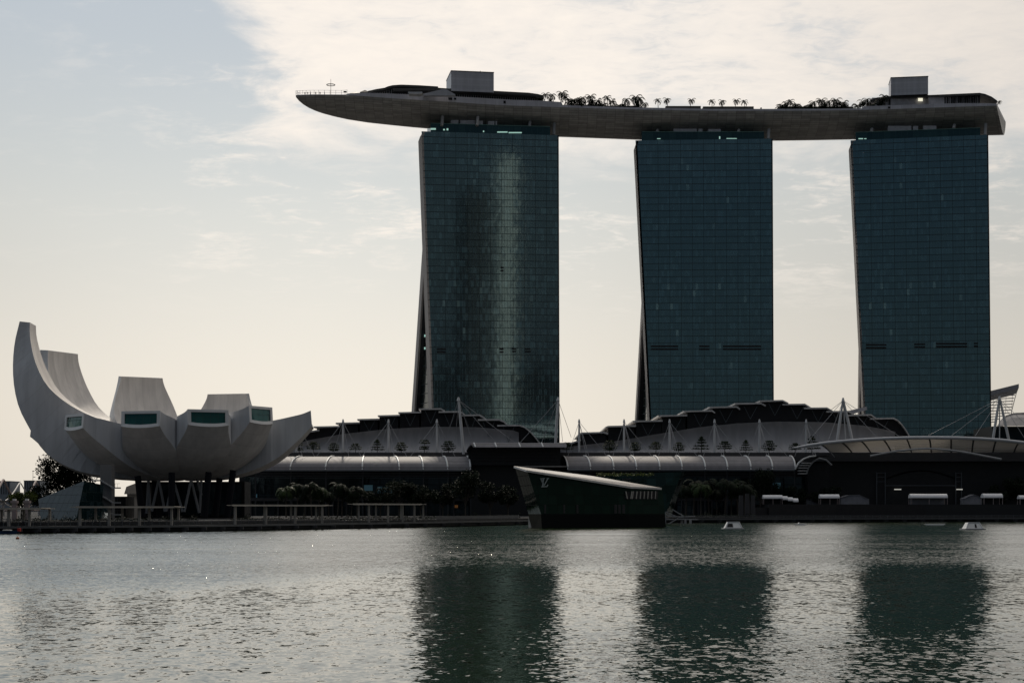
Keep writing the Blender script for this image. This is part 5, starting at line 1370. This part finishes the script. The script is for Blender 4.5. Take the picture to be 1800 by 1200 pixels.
for i, (x, k, s_) in enumerate(tt):
    s_ *= 1.15
    Y = 689; loc = (PX(x, Y), Y, TZ)
    lb = ('small tiered tree on the northern terrace, %s from the museum' % nth(i)) if i < 8 else ('small tiered tree on the southern terrace, %s from the raised entrance block' % nth(i - 8))
    if not any(q[0] == k for q in srcs):
        o = make_tree('terrace_tree', TP[k], loc, lb, 'small tiered trees on the arcade terrace', M['leaf']); o.scale = (s_, s_, s_); o.rotation_euler = (0, 0, i * 1.7); srcs.append((k, o))
    else: place([q[1] for q in srcs if q[0] == k][0], loc, lb, i * 1.7, s_)
th_ = MB(); rr = random.Random(5)
for i in range(2600):
    x = rr.uniform(505, 820) if rr.random() < .45 else rr.uniform(1000, 1440); th_.leaf(Vector((PX(x, 681), 681 + rr.uniform(-.5, .5), TZ + .1 + abs(rr.gauss(0, .3)))), .2, rr)
tag(th_.build('terrace_hedge', M['leaf_dark'], recalc=False), 'low clipped hedge along the arcade terrace', 'hedge', None, 'stuff')

# palms
def palm_proto(seed, h, L, nf, lean=.4, droop=1.0):
    rr = random.Random(seed); t = MB(); c = MB()
    top = Vector((rr.uniform(-lean, lean), rr.uniform(-lean, lean), h)); r0 = .16 if h < 7 else .2
    t.tube([(0, 0, -.2), top * .5 + Vector((.05, 0, 0)), top], [r0 * 1.2, r0, r0 * .8], 7)
    for k in range(nf):
        a = k * 6.283 / nf + rr.uniform(-.25, .25); el_ = rr.uniform(-.1, 1.25); ln = L * rr.uniform(.8, 1.1)
        d_ = Vector((math.cos(a), math.sin(a), 0)); prev = top; pts = [top]; n = 7
        e = el_
        for i in range(n):
            e -= (.20 + .10 * droop) * (1 + i * .12); prev = prev + (d_ * math.cos(e) + Vector((0, 0, math.sin(e)))) * ln / n; pts.append(prev)
        side = d_.cross(Vector((0, 0, 1)))
        for i in range(n):
            for j in range(3):
                q = pts[i].lerp(pts[i + 1], (j + rr.random()) / 3); tdir = (pts[i + 1] - pts[i]).normalized()
                wl_ = ln * .24 * math.sin(math.pi * (.12 + .83 * (i + j / 3) / n))
                for sg in (-1, 1):
                    tipv = q + side * sg * wl_ + tdir * wl_ * .55 - Vector((0, 0, wl_ * rr.uniform(.25, .6)))
                    wv = tdir * ln * .030
                    c.add([q - wv, q + wv, tipv], [(0, 1, 2)])
        c.tube(pts, [.035 * L / 2.5] * len(pts), 3)
    return t, c
def make_palm(protos, loc, label, group, m, s=1.0, rz=0.0, name='palm_tree'):
    t, c = protos; rt = thing(name, loc, label, 'palm', group)
    a = t.build('trunk', M['bark']); b = c.build('crown', m, recalc=False); a.parent = rt; b.parent = rt
    rt.scale = (s, s, s); rt.rotation_euler = (0, 0, rz); return rt
SKP = [palm_proto(31, 3.4, 3.2, 11, .6, .35), palm_proto(32, 4.2, 3.4, 12, .8, .45), palm_proto(33, 2.8, 2.8, 11, .6, .5), palm_proto(34, 1.8, 3.4, 16, .4, .2)]
ps = {}
sky_palms = [(949, 3, .62), (957, 1, .74), (967, 2, .7), (973, 0, .9), (985, 1, 1.0), (994, 1, .95), (1003, 3, 1.0), (1009, 2, 1.0), (1018, 3, 1.15), (1027, 0, 1.05), (1035, 1, .95), (1042, 3, 1.0), (1052, 2, 1.05), (1060, 3, .8), (1068, 1, .95), (1077, 2, 1.0), (1088, 3, .7), (1096, 3, .7), (1104, 0, 1.05), (1114, 1, 1.05), (1120, 2, 1.15), (1127, 0, 1.1), (1134, 2, .9),
             (1157, 2, .78), (1174, 2, .78), (1213, 0, .78), (1252, 0, .78), (1271, 0, .8), (1292, 0, .72), (1309, 2, .72),
             (1373, 3, .95), (1382, 2, 1.05), (1390, 1, .92), (1399, 3, .9), (1411, 3, .65), (1424, 3, .85), (1432, 0, 1.0), (1440, 1, .95), (1449, 2, 1.0), (1458, 0, 1.05), (1466, 1, .95), (1475, 3, 1.15), (1484, 2, 1.15), (1507, 3, .9), (1516, 2, 1.05), (1525, 0, 1.0), (1533, 3, .8), (1547, 2, 1.0), (1556, 1, 1.0)]
counts = {}
for i, (x, k, s_) in enumerate(sky_palms):
    Y = deck_front(x) + rnd.uniform(2.5, 6); s_ *= 1.22; loc = (PX(x, Y), Y, ZC + (1.2 if x < 1350 or x > 1500 else .9))
    if 1145 < x < 1325: k, s_, loc = (1, .86, (loc[0], loc[1], ZC + 2.0))
    if x < 989 or x > 1517: loc = (loc[0], loc[1], deck_z(x) + .1)
    if x < 1140: key, lb = 'a', 'palm of the dense sky deck grove, %s from the restaurant roof'
    elif x < 1330: key, lb = 'b', 'lone slim palm along the open pool edge, %s from the dense grove'
    else: key, lb = 'c', 'bushy sky deck palm left of the southern lift box, %s from the pool'
    n_ = counts.get(key, 0); counts[key] = n_ + 1
    if k not in ps: ps[k] = make_palm(SKP[k], loc, lb % nth(n_), 'palms on the sky deck', M['leaf_dark'], s_, i * 2.1)
    else: place(ps[k], loc, lb % nth(n_), i * 2.1, s_)
x = 1752; place(ps[3], (PX(1756, 806), 806, ZC + 3.4), 'short sky deck palm at the stern end beyond the club roof', 1.0, .6)
sh = MB(); rr = random.Random(9)
for i in range(6500):
    x = rr.choice([rr.uniform(996, 1135), rr.uniform(1370, 1495), rr.uniform(1000, 1060), rr.uniform(1420, 1490)]); Y = deck_front(x) + rr.uniform(2, 6)
    sh.leaf(Vector((PX(x, Y), Y, ZC + 1.7 + abs(rr.gauss(0, 1.0)) * (.6 + .5 * math.sin(x * .31)))), .30, rr)
tag(sh.build('roof_shrubs', M['leaf_dark'], recalc=False), 'dense low shrubs under the sky deck palms', 'shrubs', None, 'stuff')

for i, (x, y0) in enumerate([(1303, 870), (1314, 867), (1324, 870)]):
    Y = 605; k = MB(); X = PX(x, Y); k.add([(X - .8, Y, 2.0), (X + .8, Y, 2.0), (X + .8, Y + 1.2, 2.0), (X - .8, Y + 1.2, 2.0), (X - .7, Y + .1, PZ(y0, Y)), (X + .7, Y + .1, PZ(y0, Y)), (X + .7, Y + 1.1, PZ(y0, Y)), (X - .7, Y + 1.1, PZ(y0, Y))], [(0, 1, 5, 4), (1, 2, 6, 5), (2, 3, 7, 6), (3, 0, 4, 7), (4, 5, 6, 7)])
    tag(k.build('pylon', M['band']), 'dark stone pylon left of the white event tents, %s of three from the palms' % nth(i), 'pylon', 'dark pylons on the promenade')
# promenade palms
BIG = [palm_proto(41, 8.0, 4.6, 20, .5, .8), palm_proto(42, 9.2, 4.8, 20, .6, .9), palm_proto(43, 6.8, 4.2, 18, .4, .8)]
bp = {}
c1 = c2 = 0
for i, (x, k, Y) in enumerate([(503, 0, 575), (521, 1, 580), (535, 2, 570), (548, 1, 582), (562, 0, 572), (578, 2, 570), (593, 1, 584), (601, 0, 574), (617, 2, 572), (628, 0, 580),
                               (1206, 0, 690), (1219, 1, 695), (1232, 0, 690), (1247, 1, 694), (1260, 2, 688), (1274, 1, 696), (1285, 0, 690), (1297, 1, 692), (1309, 0, 688), (1318, 2, 692)]):
    north = x < 900; Yp = 560 + (i % 3) * 6 if north else 628 + (i % 3) * 5
    lb = ('tall palm before the northern shopfront, %s from the museum' % nth(c1)) if north else ('tall palm before the southern shopfront, %s from the green pavilion' % nth(c2))
    c1 += north; c2 += not north
    s_ = (1.15 if north else 1.38); loc = (PX(x, Yp), Yp, 2.0); mm = M['leaf_dark'] if i % 4 else M['leaf']
    if (k, i % 4 == 0) not in bp: bp[(k, i % 4 == 0)] = make_palm(BIG[k], loc, lb, 'tall palms along the promenade', mm, s_, i * 1.3)
    else: place(bp[(k, i % 4 == 0)], loc, lb, i * 1.3, s_)
# broad dark trees
BT = [tree_proto(51, 12, 6.2, 4.5, 4.6, 4.2, 3600, .36, None, 12, .32), tree_proto(52, 10, 5.2, 4, 3.6, 3.6, 2800, .36, None, 10, .28)]
bt_ = {}
for i, (x, k, Y, s_, sz, lb) in enumerate([(668, 1, 565, 1.0, 1.0, 'broad dark tree right of the northern palms'), (702, 0, 570, 1.0, .92, 'broad dark tree with a low wide crown beside the shorter colonnade'), (740, 1, 568, 1.05, 1.05, 'broad dark tree behind the right end of the shorter colonnade'),
                                       (778, 1, 565, 1.0, 1.05, 'broad dark tree before the end of the northern canopy'), (818, 0, 560, .92, 1.16, 'tallest dark round tree below the raised entrance block'), (862, 1, 566, 1.0, 1.15, 'dark tree beneath the raised entrance block'), (893, 1, 564, .95, 1.0, 'dark tree touching the tip of the green pavilion'),
                                       (1337, 0, 575, .82, 1.2, 'tall dark round tree overlapping the southern canopy'), (1368, 1, 580, .95, 1.1, 'dark tree right of the tall round one by the southern canopy'), (1402, 1, 578, 1.0, .95, 'low dark tree under the arcade hood'), (1450, 1, 580, 1.05, .95, 'low dark tree before the dark event hall'),
                                       (1752, 1, 585, .9, 1.0, 'low yellowish tree right of the stage'), (1790, 0, 590, .95, 1.0, 'dark tree at the right edge of the event plaza')]):
    if x > 1300: Y += 84; s_ *= 1.14; sz *= 1.14
    loc = (PX(x, Y), Y, 2.0)
    if k not in bt_: bt_[k] = make_tree('broad_tree', BT[k], loc, lb, 'broad dark trees on the promenade', M['leaf_dark']); bt_[k].scale = (s_, s_, sz)
    else: place(bt_[k], loc, lb, i * 1.9, s_, sz)
# promenade shrubs: uncountable planting
sh = MB(); rr = random.Random(15)
for i in range(9000):
    r_ = rr.random()
    x = rr.uniform(-20, 330) if r_ < .4 else (rr.uniform(390, 760) if r_ < .8 else (rr.uniform(760, 915) if r_ < .9 else rr.uniform(1200, 1335)))
    q = edge_at(x); lump = .6 + .4 * math.sin(x * .19) * math.sin(x * .053 + 1)
    sh.leaf(Vector((q.x, q.y + 10.5 + rr.uniform(0, 3), 2.05 + abs(rr.gauss(0, .42)) * lump * 1.9)), .22, rr)
tag(sh.build('promenade_shrubs', M['leaf_dark'], recalc=False), 'low dark planting beds behind the boardwalk colonnades', 'shrubs', None, 'stuff')

# ------------------------------------------------------------------ people at the prow railing
def person_mesh(seed, lean):
    v = [(0, 0, .95), (0, 0, 1.18), (0, .0, 1.40), (0, 0, 1.52), (0, -.02, 1.62), (0, -.01, 1.74),
         (.10, 0, .90), (.12, .02 + lean, .48), (.12, .03, .06), (.12, -.10, .03), (-.10, 0, .90), (-.12, -.02 - lean, .48), (-.12, 0, .06), (-.12, -.13, .03),
         (.20, 0, 1.40), (.27, .03, 1.12), (.25, -.10, .90), (-.20, 0, 1.40), (-.27, .03, 1.12), (-.24, -.12, .92)]
    e = [(0, 1), (1, 2), (2, 3), (3, 4), (4, 5), (0, 6), (6, 7), (7, 8), (8, 9), (0, 10), (10, 11), (11, 12), (12, 13), (2, 14), (14, 15), (15, 16), (2, 17), (17, 18), (18, 19)]
    r_ = [.15, .13, .16, .06, .10, .09, .10, .07, .05, .045, .10, .07, .05, .045, .07, .05, .04, .07, .05, .04]
    me = bpy.data.meshes.new('person'); me.from_pydata(v, e, [])
    o = bpy.data.objects.new('person', me); col.objects.link(o)
    md = o.modifiers.new('skin', 'SKIN')
    for i, a in enumerate(r_): me.skin_vertices[0].data[i].radius = (a, a)
    me.skin_vertices[0].data[0].use_root = True
    o.modifiers.new('sub', 'SUBSURF').render_levels = 1
    me.materials.append(M['cloth']); return o
try:
    pz = person_mesh(1, .08)
except Exception:
    pz = None
if pz:
    lbs = ['person in dark clothes by the prow railing, nearest the tip', 'person in dark clothes by the prow railing, second from the tip', 'person in dark clothes by the prow railing, third from the tip', 'person in dark clothes by the prow railing, fourth from the tip', 'person in dark clothes left of the ring antenna', 'person in dark clothes just left of the ring antenna pole']
    for i, x in enumerate([536, 541, 546, 555, 562.5, 570.5]):
        o = pz if i == 0 else pz.copy()
        if i: col.objects.link(o)
        Y = deck_front(x) + 1.3; o.location = (PX(x, Y), Y, deck_z(x)); o.rotation_euler = (0, 0, i * .9); o.scale = (1.05,) * 3
        tag(o, lbs[i], 'person', 'people at the prow railing')

# ------------------------------------------------------------------ office towers on the near shore, mirrored in the hotel glass
def behind(x, w_px, dist, h, m, label):
    """stand a tower where the northern hotel's glass shows it at photo column x"""
    root_, q, along, back = T1
    n = (q[1] - q[0]).cross(q[3] - q[0]).normalized()
    if n.y > 0: n = -n
    d_ = Vector(((x - 900) / F, 1, 0.0)); o = Vector((0, 0, CAMZ)); t = (q[0].lerp(q[3], .3) - o).dot(n) / d_.dot(n); hit = o + d_ * t
    rdir = d_ - n * 2 * d_.dot(n); rdir.z = 0; rdir.normalize()
    c = hit + rdir * dist; wd = w_px / F * (hit.y + dist) / 1.0
    rt = thing('office_tower', (c.x, c.y, 0), label, 'office tower')
    b = MB(); b.box(c.x - wd / 2, c.x + wd / 2, c.y - 30, c.y, -1, h); b.build('walls', m, rt)
    k = MB()
    for z in range(8, int(h) - 4, 8): k.box(c.x - wd / 2 + 2, c.x + wd / 2 - 2, c.y + .02, c.y + .3, z, z + 1.4)
    k.build('window_bands', M['office_dark'], rt)
behind(886, 24, 1150, 300, M['office_pale'], 'pale office tower across the bay, mirrored as the bright streak in the northern hotel tower')
behind(835, 46, 1100, 255, M['office_dark'], 'dark office tower across the bay, mirrored as the dark band in the northern hotel tower')
